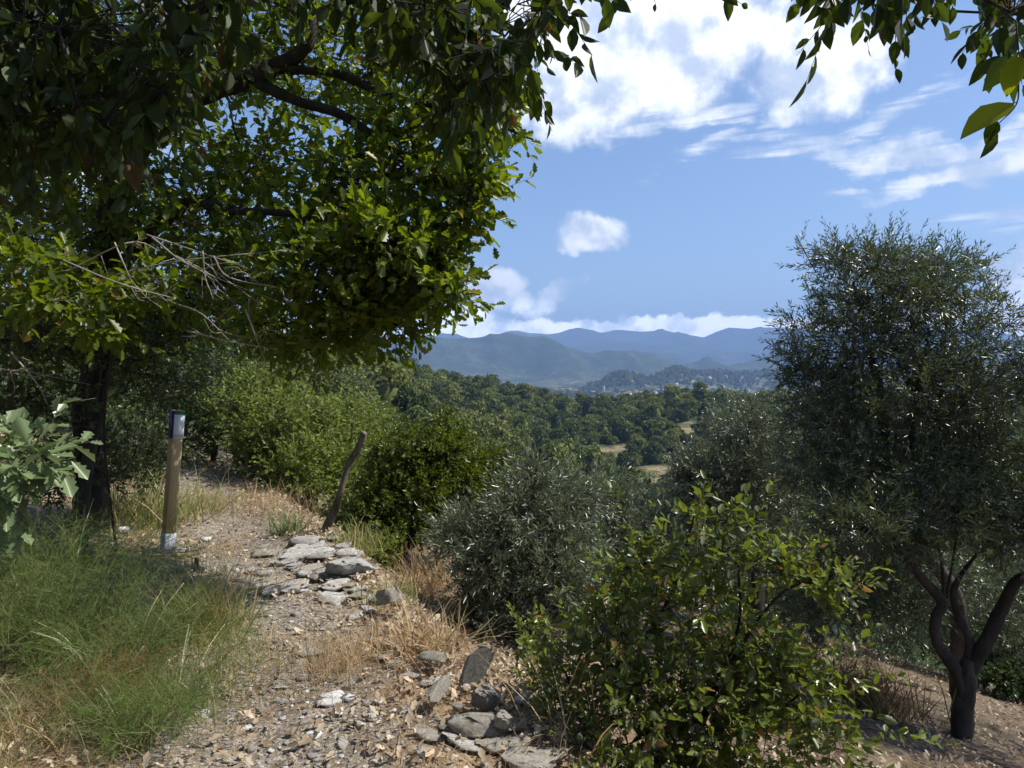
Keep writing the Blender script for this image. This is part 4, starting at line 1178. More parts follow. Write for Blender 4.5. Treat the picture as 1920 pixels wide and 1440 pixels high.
def green_p(x, y):
    return np.clip((x < path_centre(y) - .5) * (x > -8) * .7 * sstep(.45, .6, fbm(x * 1.3, y * 1.3, 3, 99)) + .25 * (edge_s(x, y) > .1) * (edge_s(x, y) < .9) * (y > 5), 0, 1)
blades(scatter_ground(3000, green_p, rg), .10, M['grass_green'], 'green_grass', 'short green grass along the path', .6, 4, clump=.035, width=.7)

def tuft(px, py, d, n, length, mats, label, cat='grass tuft', lean=.6, rad=.07, name='grass_tuft', width=.8, seed=1, lay_z=0, up_off=0):
    if d is None: d = ground_depth(px, py)
    p = P(px, py, d); p[2] = H(p[0], p[1])
    r = empty(name, p); tag(r, label, cat)
    rg2 = np.random.default_rng(seed)
    for k, (m_, share) in enumerate(mats):
        q = p + np.concatenate([rg2.normal(size=(int(n * share), 2)) * rad, np.zeros((int(n * share), 1))], 1)
        o = blades(q, length, m_, 'blades', None, lean, 1, rng=rg2, width=width, parent=r, origin=p, lay_z=lay_z)
    return r
G, S_, = M['grass_green'], M['straw']
tuft(380, 1195, None, 900, .30, [(G, .7), (S_, .3)], 'dense green grass tuft with rusty base left of the path', seed=2, rad=.11, width=.5)
tuft(540, 1003, None, 160, .20, [(M['pale_leaf'], .8), (S_, .2)], 'small pale yellow green tuft at the far right side of the path', seed=3, width=1.8)
tuft(640, 1255, None, 650, .15, [(S_, 1)], 'golden dry grass tuft in the middle of the path edge', seed=4, rad=.13, width=.5)
tuft(700, 1205, None, 260, .13, [(S_, 1)], 'thin dry grass tuft left of the yellowish boulder', seed=5, rad=.16, width=.5)
tuft(805, 1222, None, 420, .20, [(S_, 1)], 'bleached straw tuft flattened above the long white stone', seed=6, rad=.12, width=.8, lean=1.3)
tuft(760, 1290, None, 160, .11, [(S_, .6), (M['straw_dark'], .4)], 'rusty dry tuft among dead leaves left of the upright rock', seed=7, rad=.16, width=.6)
tuft(735, 1128, None, 300, .11, [(G, 1)], 'fresh green clump behind the corner of the broad jutting slab', seed=8, rad=.10, width=1.3)
tuft(665, 1030, None, 400, .17, [(G, .9), (S_, .1)], 'green grass tuft growing right of the leaning stake', seed=9, rad=.13, width=1.1)
tuft(810, 1115, 6.6, 350, .36, [(S_, .8), (M['straw_dark'], .2)], 'tall dry grass clump under the olive trees behind the slab', seed=10, rad=.22, width=.5, lean=.4)
tuft(890, 1140, 6.2, 400, .16, [(S_, .7), (M['straw_dark'], .3)], 'low dry grass clump left of the middle olive trunk', seed=11, rad=.35, width=.5)
tuft(365, 960, None, 450, .24, [(G, .7), (S_, .3)], 'green grass clump right behind the waymarker post', seed=12, rad=.2, width=.7)
tuft(265, 940, 7.0, 800, .40, [(G, .9), (S_, .1)], 'leafy green clump left behind the waymarker post', seed=13, rad=.3, width=.6)
tuft(450, 1240, None, 240, .16, [(G, .5), (S_, .5)], 'sparse mixed grass tuft at the left rim of the bare path', seed=14, rad=.15, width=.6)
tuft(330, 1330, None, 260, .20, [(G, .45), (S_, .55)], 'long mixed grass tuft under the fine green broom', seed=15, rad=.25, width=.6)
tuft(150, 1345, None, 350, .16, [(S_, .8), (G, .2)], 'dry grass tuft between the two feathery green brooms', seed=41, rad=.25, width=.5)
tuft(425, 1110, None, 450, .15, [(S_, .85), (G, .15)], 'straw tuft at the left rim of the path beside the dark stub', seed=42, rad=.2, width=.5)
tuft(415, 1045, None, 400, .14, [(S_, .9), (G, .1)], 'straw tuft on the left rim of the path right of the post', seed=43, rad=.2, width=.5)
tuft(520, 970, None, 400, .16, [(S_, 1)], 'straw tuft along the right rim of the path near its bend', seed=44, rad=.25, width=.5)
tuft(470, 1330, None, 300, .10, [(S_, 1)], 'low straw tuft at the left rim of the path near the bottom', seed=45, rad=.2, width=.5)
tuft(60, 1400, 2.9, 400, .16, [(G, .25), (S_, .75)], 'dry grass tuft in the lower left corner', seed=16, rad=.25, width=.6)
tuft(700, 1418, None, 260, .09, [(S_, 1)], 'dry tuft at the bottom middle of the picture', seed=17, rad=.25, width=.5)
tuft(880, 1325, None, 70, .07, [(S_, .6), (M['straw_dark'], .4)], 'thin rusty tuft between the bluish block and upright rock', seed=18, rad=.12, width=.5)
tuft(480, 945, None, 400, .20, [(S_, .9), (G, .1)], 'dry grass clump at the bend of the path below the hedge', seed=19, rad=.3, width=.6)
tuft(1090, 1430, 2.95, 110, .30, [(S_, 1)], 'long arching straws in front of the prickly shrub', seed=20, rad=.10, width=.6, lean=1.0)
for k, (px, py, d) in enumerate([(1500, 1230, 7.0), (1590, 1270, 6.8), (1450, 1245, 7.4), (1640, 1300, 6.6)]):
    tuft(px, py, d, 420, .30, [(M['straw_dark'], .75), (G, .25)], ['rusty orange weeds behind the prickly shrub, tallest of the four', 'rusty weeds left of the big olive trunk', 'rusty weeds in deep shade, leftmost under the olive trees', 'low rusty weeds closest to the big olive trunk'][k], 'weeds', seed=30 + k, rad=.2, name='dry_weed', lean=.55, width=.9)
# split weathered stubs in the grass, left of the path
for k, (a, b, d, r0) in enumerate([((328, 1140), (349, 1088), 4.35, .017), ((366, 1082), (369, 1046), 5.3, .02)]):
    q0, q1 = P(*a, d), P(*b, d)
    me, _, _ = tube('wooden_stub', [q0, (q0 + q1) / 2, q1], [r0, r0 * .9, r0 * .8], M['dead_wood'], q0, 8, 4, .15, seed=40 + k)
    tag(link('wooden_stub', me, None, q0), ['grey weathered stub leaning in the grass tuft left of the path', 'short dark upright stub right of the waymarker post'][k], 'stub')
# ---------------------------------------------------------------- trees and shrubs
def gpt(px, py, d):
    p = P(px, py, d); p[2] = H(p[0], p[1]); return p

# big oak on the left, reaching over the path
ob_ = gpt(165, 975, 6.4)
PT = lambda *a: P(*a)
plant('oak_tree', ob_, 'large leafy oak tree left of the path, its limbs spreading over the hedge', 'tree',
  [B(560, 110, 5.6, 230, 130, 1.1, 300), B(800, 90, 5.2, 150, 110, .8, 160), B(930, 200, 4.8, 85, 75, .4, 85), B(790, 230, 5.2, 140, 75, .7, 120),
   B(700, 350, 5.2, 150, 90, .8, 210), B(840, 330, 4.8, 70, 70, .4, 60), B(840, 400, 4.7, 68, 50, .4, 50), B(730, 460, 4.6, 140, 85, .6, 200), B(810, 500, 4.6, 62, 60, .4, 50),
   B(620, 520, 4.9, 170, 90, .8, 210), B(720, 570, 4.8, 105, 62, .5, 95), B(540, 610, 5.6, 130, 60, .7, 90), B(470, 420, 6.0, 170, 120, 1.1, 210), B(300, 330, 6.2, 190, 160, 1.3, 260),
   B(120, 420, 6.0, 170, 130, 1.0, 200), B(110, 180, 6.4, 220, 200, 1.3, 240), B(380, 560, 6.0, 150, 90, 1.0, 130), B(150, 600, 5.8, 200, 90, .9, 190), B(330, 80, 6.6, 260, 130, 1.3, 200), B(500, -160, 6.2, 420, 170, 1.5, 320), B(60, -200, 6.8, 420, 180, 1.5, 260), B(640, 440, 5.4, 120, 90, .6, 80), B(830, 545, 4.6, 85, 70, .5, 60), B(700, 615, 4.8, 125, 66, .5, 80), B(880, 385, 4.7, 78, 80, .4, 50), B(905, 300, 4.7, 60, 60, .4, 30), B(600, 640, 5.0, 90, 55, .5, 50), B(500, 300, 5.8, 120, 80, .7, 90)],
  'oak', M['oak_leaf'], .095, 7, .26, M['bark'],
  limbs=[([P(180, 560, 6.4), P(230, 330, 6.1), P(300, 235, 5.8), P(370, 185, 5.6), P(450, 150, 5.5), P(520, 125, 5.4), P(575, 85, 5.3), P(590, 20, 5.3)], [.13, .11, .095, .085, .075, .065, .05, .035]),
         ([P(470, 150, 5.5), P(560, 190, 5.3), P(640, 215, 5.2), P(700, 255, 5.1), P(745, 285, 5.0), P(800, 300, 4.9), P(860, 310, 4.8)], [.045, .042, .036, .03, .024, .018, .01]),
         ([P(520, 130, 5.4), P(620, 135, 5.3), P(700, 165, 5.2), P(780, 190, 5.1), P(880, 215, 4.9), P(1000, 262, 4.8)], [.04, .035, .03, .025, .016, .006]),
         ([P(185, 560, 6.4), P(270, 450, 6.1), P(330, 395, 5.8), P(365, 380, 5.7), P(440, 395, 5.4), P(540, 400, 5.2), P(640, 420, 5.0)], [.075, .065, .05, .042, .035, .028, .015]),
         ([P(180, 620, 6.4), P(330, 540, 5.9), P(470, 525, 5.4), P(600, 530, 5.0), P(700, 550, 4.8)], [.05, .04, .03, .022, .012])],
  trunk=([ob_, P(172, 880, 6.4), P(165, 760, 6.4), P(190, 660, 6.4), P(180, 560, 6.4)], [.16, .13, .12, .12, .12]),
  n_obj=300, spread=(30, 75), up=.7, jit=.7, outw=.75, upw=.15, tip=.0045, seed=11, shell=.5, target_share=.14, twig_r=.0028)

# second, thinner trunk of a small tree at left, with a lit bark edge
b2 = gpt(150, 990, 5.6)
plant('holly_oak', b2, 'dark slender tree with ivy like leaves in the shade at the left edge', 'tree',
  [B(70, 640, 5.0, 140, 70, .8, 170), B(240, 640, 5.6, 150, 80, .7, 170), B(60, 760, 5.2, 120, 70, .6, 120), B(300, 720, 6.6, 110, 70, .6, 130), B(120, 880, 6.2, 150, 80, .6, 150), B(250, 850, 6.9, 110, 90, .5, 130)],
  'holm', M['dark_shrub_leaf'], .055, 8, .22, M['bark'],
  trunk=([b2, P(160, 900, 5.7), P(172, 830, 5.8), P(188, 760, 5.9), P(196, 690, 6.0)], [.055, .05, .045, .04, .03]), seed=12)

# hedge of shrubs behind the path
hedge = [
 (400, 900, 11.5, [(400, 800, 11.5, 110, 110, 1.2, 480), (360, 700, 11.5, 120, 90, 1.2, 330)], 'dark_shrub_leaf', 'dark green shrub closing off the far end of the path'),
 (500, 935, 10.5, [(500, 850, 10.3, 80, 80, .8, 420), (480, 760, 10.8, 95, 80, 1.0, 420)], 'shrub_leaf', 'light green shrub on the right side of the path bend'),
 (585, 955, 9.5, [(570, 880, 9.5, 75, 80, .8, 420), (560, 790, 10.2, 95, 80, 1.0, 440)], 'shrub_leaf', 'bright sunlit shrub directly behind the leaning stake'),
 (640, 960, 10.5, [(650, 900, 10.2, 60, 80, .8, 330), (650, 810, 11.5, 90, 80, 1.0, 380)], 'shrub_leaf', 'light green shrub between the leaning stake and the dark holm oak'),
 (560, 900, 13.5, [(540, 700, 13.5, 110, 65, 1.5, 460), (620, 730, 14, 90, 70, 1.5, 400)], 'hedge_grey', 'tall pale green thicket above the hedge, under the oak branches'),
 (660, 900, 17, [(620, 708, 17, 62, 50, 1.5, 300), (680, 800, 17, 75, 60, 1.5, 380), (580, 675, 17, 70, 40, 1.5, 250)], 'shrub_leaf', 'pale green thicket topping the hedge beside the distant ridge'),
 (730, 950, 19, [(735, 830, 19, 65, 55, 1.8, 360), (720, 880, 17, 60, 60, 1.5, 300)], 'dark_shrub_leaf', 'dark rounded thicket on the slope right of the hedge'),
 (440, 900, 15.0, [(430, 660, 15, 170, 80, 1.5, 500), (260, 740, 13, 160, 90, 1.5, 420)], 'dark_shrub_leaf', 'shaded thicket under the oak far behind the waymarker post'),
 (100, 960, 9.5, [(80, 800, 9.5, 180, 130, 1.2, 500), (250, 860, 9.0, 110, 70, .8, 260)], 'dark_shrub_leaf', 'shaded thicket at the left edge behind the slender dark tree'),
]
for k, (bx, by, bd, bl, mt, lab) in enumerate(hedge):
    bb = gpt(bx, by, bd)
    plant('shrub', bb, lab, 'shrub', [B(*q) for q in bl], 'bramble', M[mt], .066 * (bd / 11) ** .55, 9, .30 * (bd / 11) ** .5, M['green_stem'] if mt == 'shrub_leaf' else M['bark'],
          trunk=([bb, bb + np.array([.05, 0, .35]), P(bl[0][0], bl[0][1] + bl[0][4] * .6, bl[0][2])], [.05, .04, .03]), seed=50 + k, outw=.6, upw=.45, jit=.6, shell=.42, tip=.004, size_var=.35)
# low skirts of leaves right of the path, below the stake
bb = gpt(690, 1040, 7.6)
plant('shrub', bb, 'low leafy shrub on the bank between the leaning stake and the holm oak trunk', 'shrub', [B(690, 985, 7.6, 62, 60, .5, 200), B(640, 965, 8.2, 40, 40, .4, 90), B(715, 1040, 7.0, 40, 40, .35, 90)], 'bramble', M['shrub_leaf'], .05, 8, .22, M['green_stem'], trunk=([bb, bb + [0, 0, .2], bb + [.05, 0, .4]], [.02, .02, .015]), seed=70)

for k, (bx, by, bd, bl, lab) in enumerate([
   (60, 960, 12.5, [(20, 420, 12.5, 230, 190, 1.8, 420), (120, 640, 12.5, 200, 130, 1.5, 300), (-60, 150, 12.5, 260, 170, 1.8, 260)], 'tall dark tree far behind the big oak, at the left edge'),
   (330, 930, 14.5, [(330, 480, 14.5, 190, 120, 1.8, 330), (250, 620, 14.5, 180, 90, 1.5, 240), (420, 600, 14.5, 110, 70, 1.2, 150)], 'dark tree behind the dead twigs and the oak limbs')]):
    bb = gpt(bx, by, bd)
    plant('woodland_tree', bb, lab, 'tree', [B(*q) for q in bl], 'bramble', M['dark_shrub_leaf'], .12, 10, .42, M['bark'], trunk=([bb, P(bx, 800, bd), P(bx + 10, 650, bd)], [.16, .13, .1]), seed=170 + k, tip=.006)

# pale lobed leaves at the left edge
bb = gpt(20, 1080, 3.9)
plant('oak_sapling', bb, 'oak sapling with large pale lobed leaves at the left edge', 'sapling', [B(50, 850, 3.6, 80, 55, .25, 22), B(20, 910, 3.6, 80, 50, .25, 18), B(-60, 880, 3.6, 60, 60, .3, 10)], 'oak', M['pale_leaf'], .12, 6, .22, M['green_stem'],
      trunk=([bb, P(-10, 1000, 3.8), P(0, 930, 3.7)], [.02, .015, .01]), n_obj=160, spread=(40, 80), up=1.3, jit=.4, outw=.6, upw=.1, seed=21)
bb = gpt(60, 1000, 5.2)
plant('oak_sapling', bb, 'dangling oak spray with bright lit leaves left above the waymarker post', 'sapling', [B(140, 560, 4.4, 190, 60, .5, 75), B(200, 610, 4.4, 70, 40, .3, 26), B(300, 520, 4.5, 45, 45, .25, 14), B(60, 500, 4.4, 100, 60, .4, 40)], 'oak', M['oak_leaf'], .10, 6, .2, M['green_stem'],
      trunk=([bb, P(20, 800, 5.0), P(30, 620, 4.6)], [.03, .025, .015]), n_obj=160, spread=(40, 80), up=1.0, jit=.5, outw=.7, upw=.0, seed=22)
# dead bare branches under the oak
bb = gpt(225, 1000, 5.0)
root = empty('dead_branches', bb); tag(root, 'tangle of bare pale dead twigs hanging below the oak limbs', 'dead branch')
rd = np.random.default_rng(77)
segs = [((115, 515), (240, 455), (300, 470)), ((275, 440), (380, 475), (470, 505)), ((285, 445), (360, 500), (520, 565)), ((330, 480), (400, 520), (450, 585)), ((100, 480), (220, 530), (330, 560)), ((200, 520), (330, 490), (530, 470)),
        ((330, 570), (380, 590), (440, 650)), ((60, 690), (30, 695), (-30, 690)), ((350, 620), (430, 640), (520, 655)), ((460, 580), (475, 620), (490, 660)), ((215, 455), (230, 490), (260, 560)), ((400, 480), (430, 520), (530, 540)), ((380, 470), (385, 520), (400, 560)), ((20, 660), (70, 720), (90, 760))]
for k, sg in enumerate(segs):
    pts = [P(a, b, 4.3 + .3 * rd.normal() * .5) for a, b in sg]
    me, _, _ = tube('dead_twig', pts, [.006, .0045, .002], M['twig'], bb, 5, 5, .1, seed=k); link('dead_twig', me, root)
    for q in range(4):
        i = rd.integers(0, 2); f = rd.random(); a = pts[i] * (1 - f) + pts[i + 1] * f
        e = a + rd.normal(size=3) * np.array([.14, .05, .09]) + np.array([.08, 0, -.05])
        me, _, _ = tube('dead_twig', [a, (a + e) / 2 + rd.normal(size=3) * .02, e], [.003, .0022, .0013], M['twig'], bb, 4, 3, .1, seed=k); link('dead_twig', me, root)
me, _, _ = tube('dead_stem', [bb, P(195, 800, 4.7), P(225, 600, 4.5), P(250, 450, 4.4)], [.010, .009, .008, .005], M['bark'], bb, 6, 5, .1); link('dead_stem', me, root)

# fine green broom-like bushes in the lower left
def broom(px, py, d, r, h, n, label, seed, mat='fern_green', pale=10):
    rg3 = np.random.default_rng(seed); b = gpt(px, py, d)
    root = empty('broom_bush', b); tag(root, label, 'bush')
    # stems arch outwards from the base
    a = rg3.random(n) * 6.28; rad = r * np.sqrt(rg3.random(n)); st = b + np.stack([np.cos(a), np.sin(a), np.zeros(n)], 1) * rad[:, None] * .35
    lean = np.stack([np.cos(a), np.sin(a), np.zeros(n)], 1) * (rad * rg3.uniform(.6, 1.3, n))[:, None]
    hh = h * rg3.uniform(.5, 1.1, n)
    O = []; D = []; LL = []; P0 = []; P1 = []; R0 = []
    K = 7
    prev = st
    for k in range(1, K + 1):
        f = k / K
        cur = st + lean * f ** 1.5 + np.array([0, 0, 1.]) * (hh * (f * 1.5 - .62 * f ** 2.2))[:, None] + rg3.normal(size=(n, 3)) * .03 * h / .5
        P0.append(prev); P1.append(cur); R0.append(np.full(n, .0022 * (1.15 - f)))
        O.append(prev); D.append(nrm(cur - prev)); LL.append(np.linalg.norm(cur - prev, axis=1)); prev = cur
    V, Fq = frusta(np.concatenate(P0), np.concatenate(P1), np.concatenate(R0) + .0006, np.concatenate(R0) * .85 + .0004, 3)
    o = link('stems', mesh_data('stems', V - b, Fq, M['green_stem']), root); o['kind'] = 'stuff'
    O = np.concatenate(O[1:]); D = np.concatenate(D[1:]); LL = np.concatenate(LL[1:])
    # side branchlets, then needles on them
    pos, Mx, sz = shoots_to_leaves(O, D, LL, 2, .19, (30, 80), .2, 1.0, .35, rng=rg3)
    o = link('branchlets', leaves_mesh('branchlets', 'thread', pos, Mx, sz, M['green_stem'], b, rg3), root); o['kind'] = 'stuff'
    p2, M2, s2 = shoots_to_leaves(pos, Mx[:, :, 0], sz, 18, .034, (35, 75), .1, 1.0, .3, rng=rg3)
    o = link('needles', leaves_mesh('needles', 'needle', p2, M2, s2, M[mat], b, rg3), root); o['kind'] = 'stuff'
    for k in range(pale):
        a_ = rg3.random() * 6.28; e = b + np.array([math.cos(a_) * r * .8, math.sin(a_) * r * .8, h * rg3.uniform(.75, 1.05)])
        s0 = b + np.array([math.cos(a_), math.sin(a_), 0]) * r * .2
        mid = (s0 + e) / 2 + np.array([0, 0, h * .16])
        me, _, _ = tube('pale_stem', [s0, mid, e], [.004, .003, .0015], M['pale_stem'], b, 5, 5, .05, seed=k); link('pale_stem', me, root)
broom(95, 1260, 3.7, .7, .74, 190, 'big feathery green broom bush filling the lower left', 1, pale=10)
broom(225, 1280, 3.5, .48, .40, 130, 'feathery green broom bush right of the biggest one, touching the path', 2, pale=9)
broom(255, 1425, 2.85, .22, .24, 45, 'small feathery green broom at the bottom left of the path', 4, pale=2)
broom(20, 1120, 4.6, .6, .42, 120, 'feathery green broom below the pale oak sapling', 5, pale=4)
broom(15, 1110, 4.3, .3, .32, 60, 'dry brown dead broom patch at the left edge below the sapling', 8, mat='straw_dark', pale=2)
broom(190, 1350, 3.1, .22, .30, 26, 'small rusty dead sprig inside the feathery green broom', 9, mat='straw_dark', pale=1)
# broom stems leaning right over the path
broom(325, 1330, 3.25, .50, .26, 50, 'sparse broom with thin stems leaning over the bare path', 6, pale=5)

# holm oak in the middle distance, dark on the left, vivid green on the right
b3 = gpt(722, 1092, 7.2)
plant('holm_oak', b3, 'rounded vivid green holm oak between the leaning stake and the olive trees', 'tree',
  [B(760, 850, 8.2, 75, 60, .8, 500), B(840, 840, 8.3, 62, 42, .7, 360), B(720, 930, 7.9, 62, 75, .7, 420), B(800, 930, 8.0, 85, 75, .9, 620), B(885, 905, 8.2, 62, 55, .7, 420), B(920, 870, 8.6, 45, 38, .6, 230), B(790, 990, 7.6, 90, 40, .6, 300), B(830, 800, 8.6, 34, 22, .4, 90)],
  'simple', M['bright_leaf'], .05, 12, .2, M['bark'],
  limbs=[([P(752, 1035, 7.4), P(790, 960, 7.7), P(830, 890, 8.0)], [.05, .04, .03]), ([P(752, 1035, 7.4), P(745, 960, 7.7), P(760, 880, 8.1)], [.045, .035, .025])],
  trunk=([b3, P(732, 1062, 7.25), P(752, 1035, 7.4), P(765, 1010, 7.5)], [.09, .08, .075, .06]), seed=31, outw=.8, upw=.4, up=.9, shell=.35)
for (px0, px1, d_, k) in [(705, 703, 7.3, 0), (745, 762, 7.0, 1)]:
    q0 = gpt(px0, 1100, d_); me, _, _ = tube('sapling_stem', [q0, P((px0 + px1) / 2, 1060, d_), P(px1, 1015, d_)], [.022, .018, .014], M['bark'], q0, 7, 5, .1, seed=60 + k)
    tag(link('sapling_stem', me, None, q0), ['thin dark stem just left of the holm oak trunk', 'thin dark stem just right of the holm oak trunk'][k], 'stem')

def olive(name, base, label, blobs, seed, limbs=(), trunk=None, size=.062, n_obj=0, slen=.25, n_leaf=12, mat='olive_leaf', **kw):
    size = size * 1.13; blobs = [b[:2] + (int(b[2] * 1.15),) + b[3:] for b in blobs]
    args = dict(spread=(30, 62), up=.35, jit=.9, outw=.7, upw=.22, rndw=.65, tip=.0032, twig_r=.0018, seed=seed, shell=.42, target_share=.10, size_var=.25)
    args.update(kw)
    return plant(name, base, label, 'olive tree', blobs, 'olive', M[mat], size, n_leaf, slen, M['olive_bark'], limbs=limbs, trunk=trunk, n_obj=n_obj, **args)
# middle olives
b4 = gpt(955, 1192, 5.7)
olive('olive_tree', b4, 'short silvery olive tree in the centre with a stout dark trunk',
  [B(1080, 930, 6.2, 70, 55, .5, 150), B(870, 1000, 6.0, 70, 60, .5, 170), B(1000, 964, 5.9, 120, 75, .7, 360), B(930, 1044, 5.8, 105, 75, .7, 380), B(1040, 1054, 5.8, 125, 95, .8, 520), B(1010, 1144, 5.6, 110, 50, .6, 260), B(890, 1124, 5.8, 50, 50, .5, 120), B(1000, 899, 6.0, 55, 45, .4, 100), B(930, 1174, 5.5, 60, 25, .4, 60)], 41, mat='silver_olive',
  trunk=([b4, P(952, 1150, 5.7), P(962, 1110, 5.75), P(955, 1080, 5.8)], [.085, .07, .075, .06]),
  limbs=[([P(955, 1085, 5.8), P(930, 1030, 5.8), P(900, 980, 5.9), P(870, 930, 6.0)], [.04, .03, .02, .01]), ([P(955, 1085, 5.8), P(990, 1020, 5.8), P(1000, 930, 5.9), P(1010, 860, 6.0)], [.045, .035, .022, .01]), ([P(962, 1100, 5.75), P(1040, 1060, 5.7), P(1100, 990, 5.8)], [.035, .025, .012])])
b5 = gpt(1170, 1180, 7.4)
olive('olive_tree', b5, 'silvery olive tree right of the central one, behind the prickly shrub',
  [B(1150, 994, 7.3, 110, 80, .8, 430), B(1210, 1044, 7.2, 90, 90, .8, 380), B(1130, 1104, 7.0, 100, 70, .7, 320), B(1145, 929, 7.5, 80, 40, .6, 190), B(1230, 964, 7.6, 45, 45, .5, 130)], 42, mat='silver_olive',
  trunk=([b5, P(1165, 1130, 7.4), P(1160, 1080, 7.4)], [.08, .07, .06]), limbs=[([P(1160, 1080, 7.4), P(1150, 1000, 7.4), P(1120, 930, 7.4)], [.04, .03, .015]), ([P(1160, 1080, 7.4), P(1210, 1010, 7.3), P(1240, 950, 7.4)], [.04, .03, .015])])
# pale olive behind, left of the big one
b6 = gpt(1420, 1150, 9.5)
olive('olive_tree', b6, 'pale silvery olive tree left behind the tall dark one',
  [B(1410, 805, 9.5, 95, 70, .9, 420), B(1345, 890, 9.4, 105, 75, .9, 480), B(1440, 900, 9.3, 100, 100, 1.0, 520), B(1300, 960, 9.2, 70, 60, .8, 280), B(1400, 1010, 9.0, 120, 80, 1.0, 420), B(1290, 900, 9.4, 45, 45, .5, 140)], 43, mat='silver_olive',
  trunk=([b6, P(1420, 1080, 9.5), P(1410, 1000, 9.5)], [.1, .09, .07]), limbs=[([P(1410, 1000, 9.5), P(1400, 880, 9.5), P(1410, 760, 9.5)], [.05, .04, .015])], size=.068)
# tall olive
b7 = gpt(1800, 1235, 8.8)
olive('olive_tree', b7, 'tall dark olive tree rising against the sky at right',
  [B(1660, 560, 7.4, 150, 105, 1.0, 560), B(1765, 620, 7.3, 145, 125, 1.0, 540), B(1565, 640, 7.4, 125, 100, .9, 400), B(1700, 740, 7.2, 170, 110, 1.1, 620), B(1560, 770, 7.3, 110, 90, .9, 360), B(1800, 760, 7.2, 100, 130, .9, 400), B(1560, 880, 7.1, 120, 80, .9, 330), B(1700, 880, 7.0, 160, 80, 1.0, 420), B(1630, 490, 7.5, 145, 52, .6, 190), B(1760, 505, 7.5, 110, 52, .5, 160), B(1500, 700, 7.4, 42, 35, .4, 70), B(1555, 480, 7.5, 45, 30, .4, 36), B(1830, 880, 7.0, 120, 90, .9, 300), B(1620, 1040, 7.2, 150, 90, .6, 330), B(1560, 1130, 7.3, 110, 80, .5, 200), B(1690, 1130, 7.3, 100, 70, .5, 170)], 44,
  trunk=([b7, P(1792, 1130, 8.5), P(1740, 1040, 8.0), P(1690, 950, 7.6), P(1655, 850, 7.4)], [.10, .09, .085, .075, .065]),
  limbs=[([P(1655, 850, 7.4), P(1655, 760, 7.4), P(1635, 680, 7.4), P(1618, 600, 7.4), P(1600, 530, 7.5)], [.06, .05, .04, .03, .012]), ([P(1665, 930, 7.5), P(1700, 860, 7.4), P(1715, 760, 7.3), P(1740, 640, 7.3)], [.05, .045, .035, .015]), ([P(1655, 760, 7.4), P(1600, 720, 7.4), P(1540, 700, 7.4)], [.03, .022, .01]),
         ([P(1530, 510, 7.5), P(1510, 475, 7.5), P(1492, 440, 7.5)], [.006, .005, .002])], size=.066, n_obj=200,
  extra=(np.array([P(1505, 465, 7.5), P(1500, 455, 7.5), P(1525, 500, 7.5), P(1498, 500, 7.5), P(1667, 450, 7.5), P(1560, 460, 7.5), P(1890, 600, 7.0), P(1450, 680, 7.4), P(1470, 690, 7.4)]), nrm(np.array([[-.5, 0, .8], [.3, 0, .9], [.1, 0, 1], [-.8, 0, .1], [.05, 0, 1], [.1, 0, 1], [.8, 0, .3], [-.8, 0, .3], [-.6, 0, .6]]))))
# forked olive in front at right, its crown over the frame corner
b8 = gpt(1803, 1415, 6.4)
olive('olive_tree', b8, 'forked dark olive tree at the right edge, its bare trunk near the corner',
  [B(1900, 980, 6.2, 110, 100, .8, 330), B(1780, 960, 6.3, 130, 70, .7, 330), B(1620, 980, 6.3, 120, 70, .7, 330), B(1920, 700, 6.2, 42, 80, .4, 90), B(1990, 820, 6.2, 110, 160, .9, 300), B(1700, 1010, 6.3, 60, 50, .5, 120), B(2060, 560, 6.2, 110, 110, .8, 160), B(1960, 960, 6.2, 110, 80, .8, 240), B(2080, 890, 6.4, 140, 140, 1.0, 320)], 45,
  trunk=([b8, P(1803, 1380, 6.4), P(1808, 1300, 6.4), P(1812, 1262, 6.4), P(1816, 1236, 6.4)], [.125, .092, .085, .085, .055]),
  limbs=[([P(1806, 1310, 6.4), P(1796, 1262, 6.4), P(1757, 1205, 6.4), P(1755, 1160, 6.4), P(1765, 1130, 6.4), P(1735, 1090, 6.4), P(1690, 1045, 6.4), P(1645, 1005, 6.4), P(1600, 985, 6.4)], [.06, .055, .045, .05, .046, .042, .037, .028, .018]),
         ([P(1808, 1312, 6.4), P(1820, 1262, 6.4), P(1850, 1200, 6.35), P(1880, 1140, 6.3), P(1905, 1090, 6.2), P(1950, 1060, 6.1), P(2000, 900, 6.2)], [.072, .066, .058, .056, .052, .045, .03]),
         ([P(1815, 1250, 6.4), P(1818, 1200, 6.45), P(1795, 1150, 6.5), P(1790, 1100, 6.5), P(1830, 1040, 6.5)], [.05, .045, .03, .028, .015]),
         ([P(1770, 1120, 6.4), P(1765, 1050, 6.4), P(1750, 990, 6.4)], [.016, .012, .008]), ([P(1775, 1120, 6.42), P(1785, 1060, 6.4), P(1795, 1000, 6.4)], [.016, .012, .008])], size=.064)
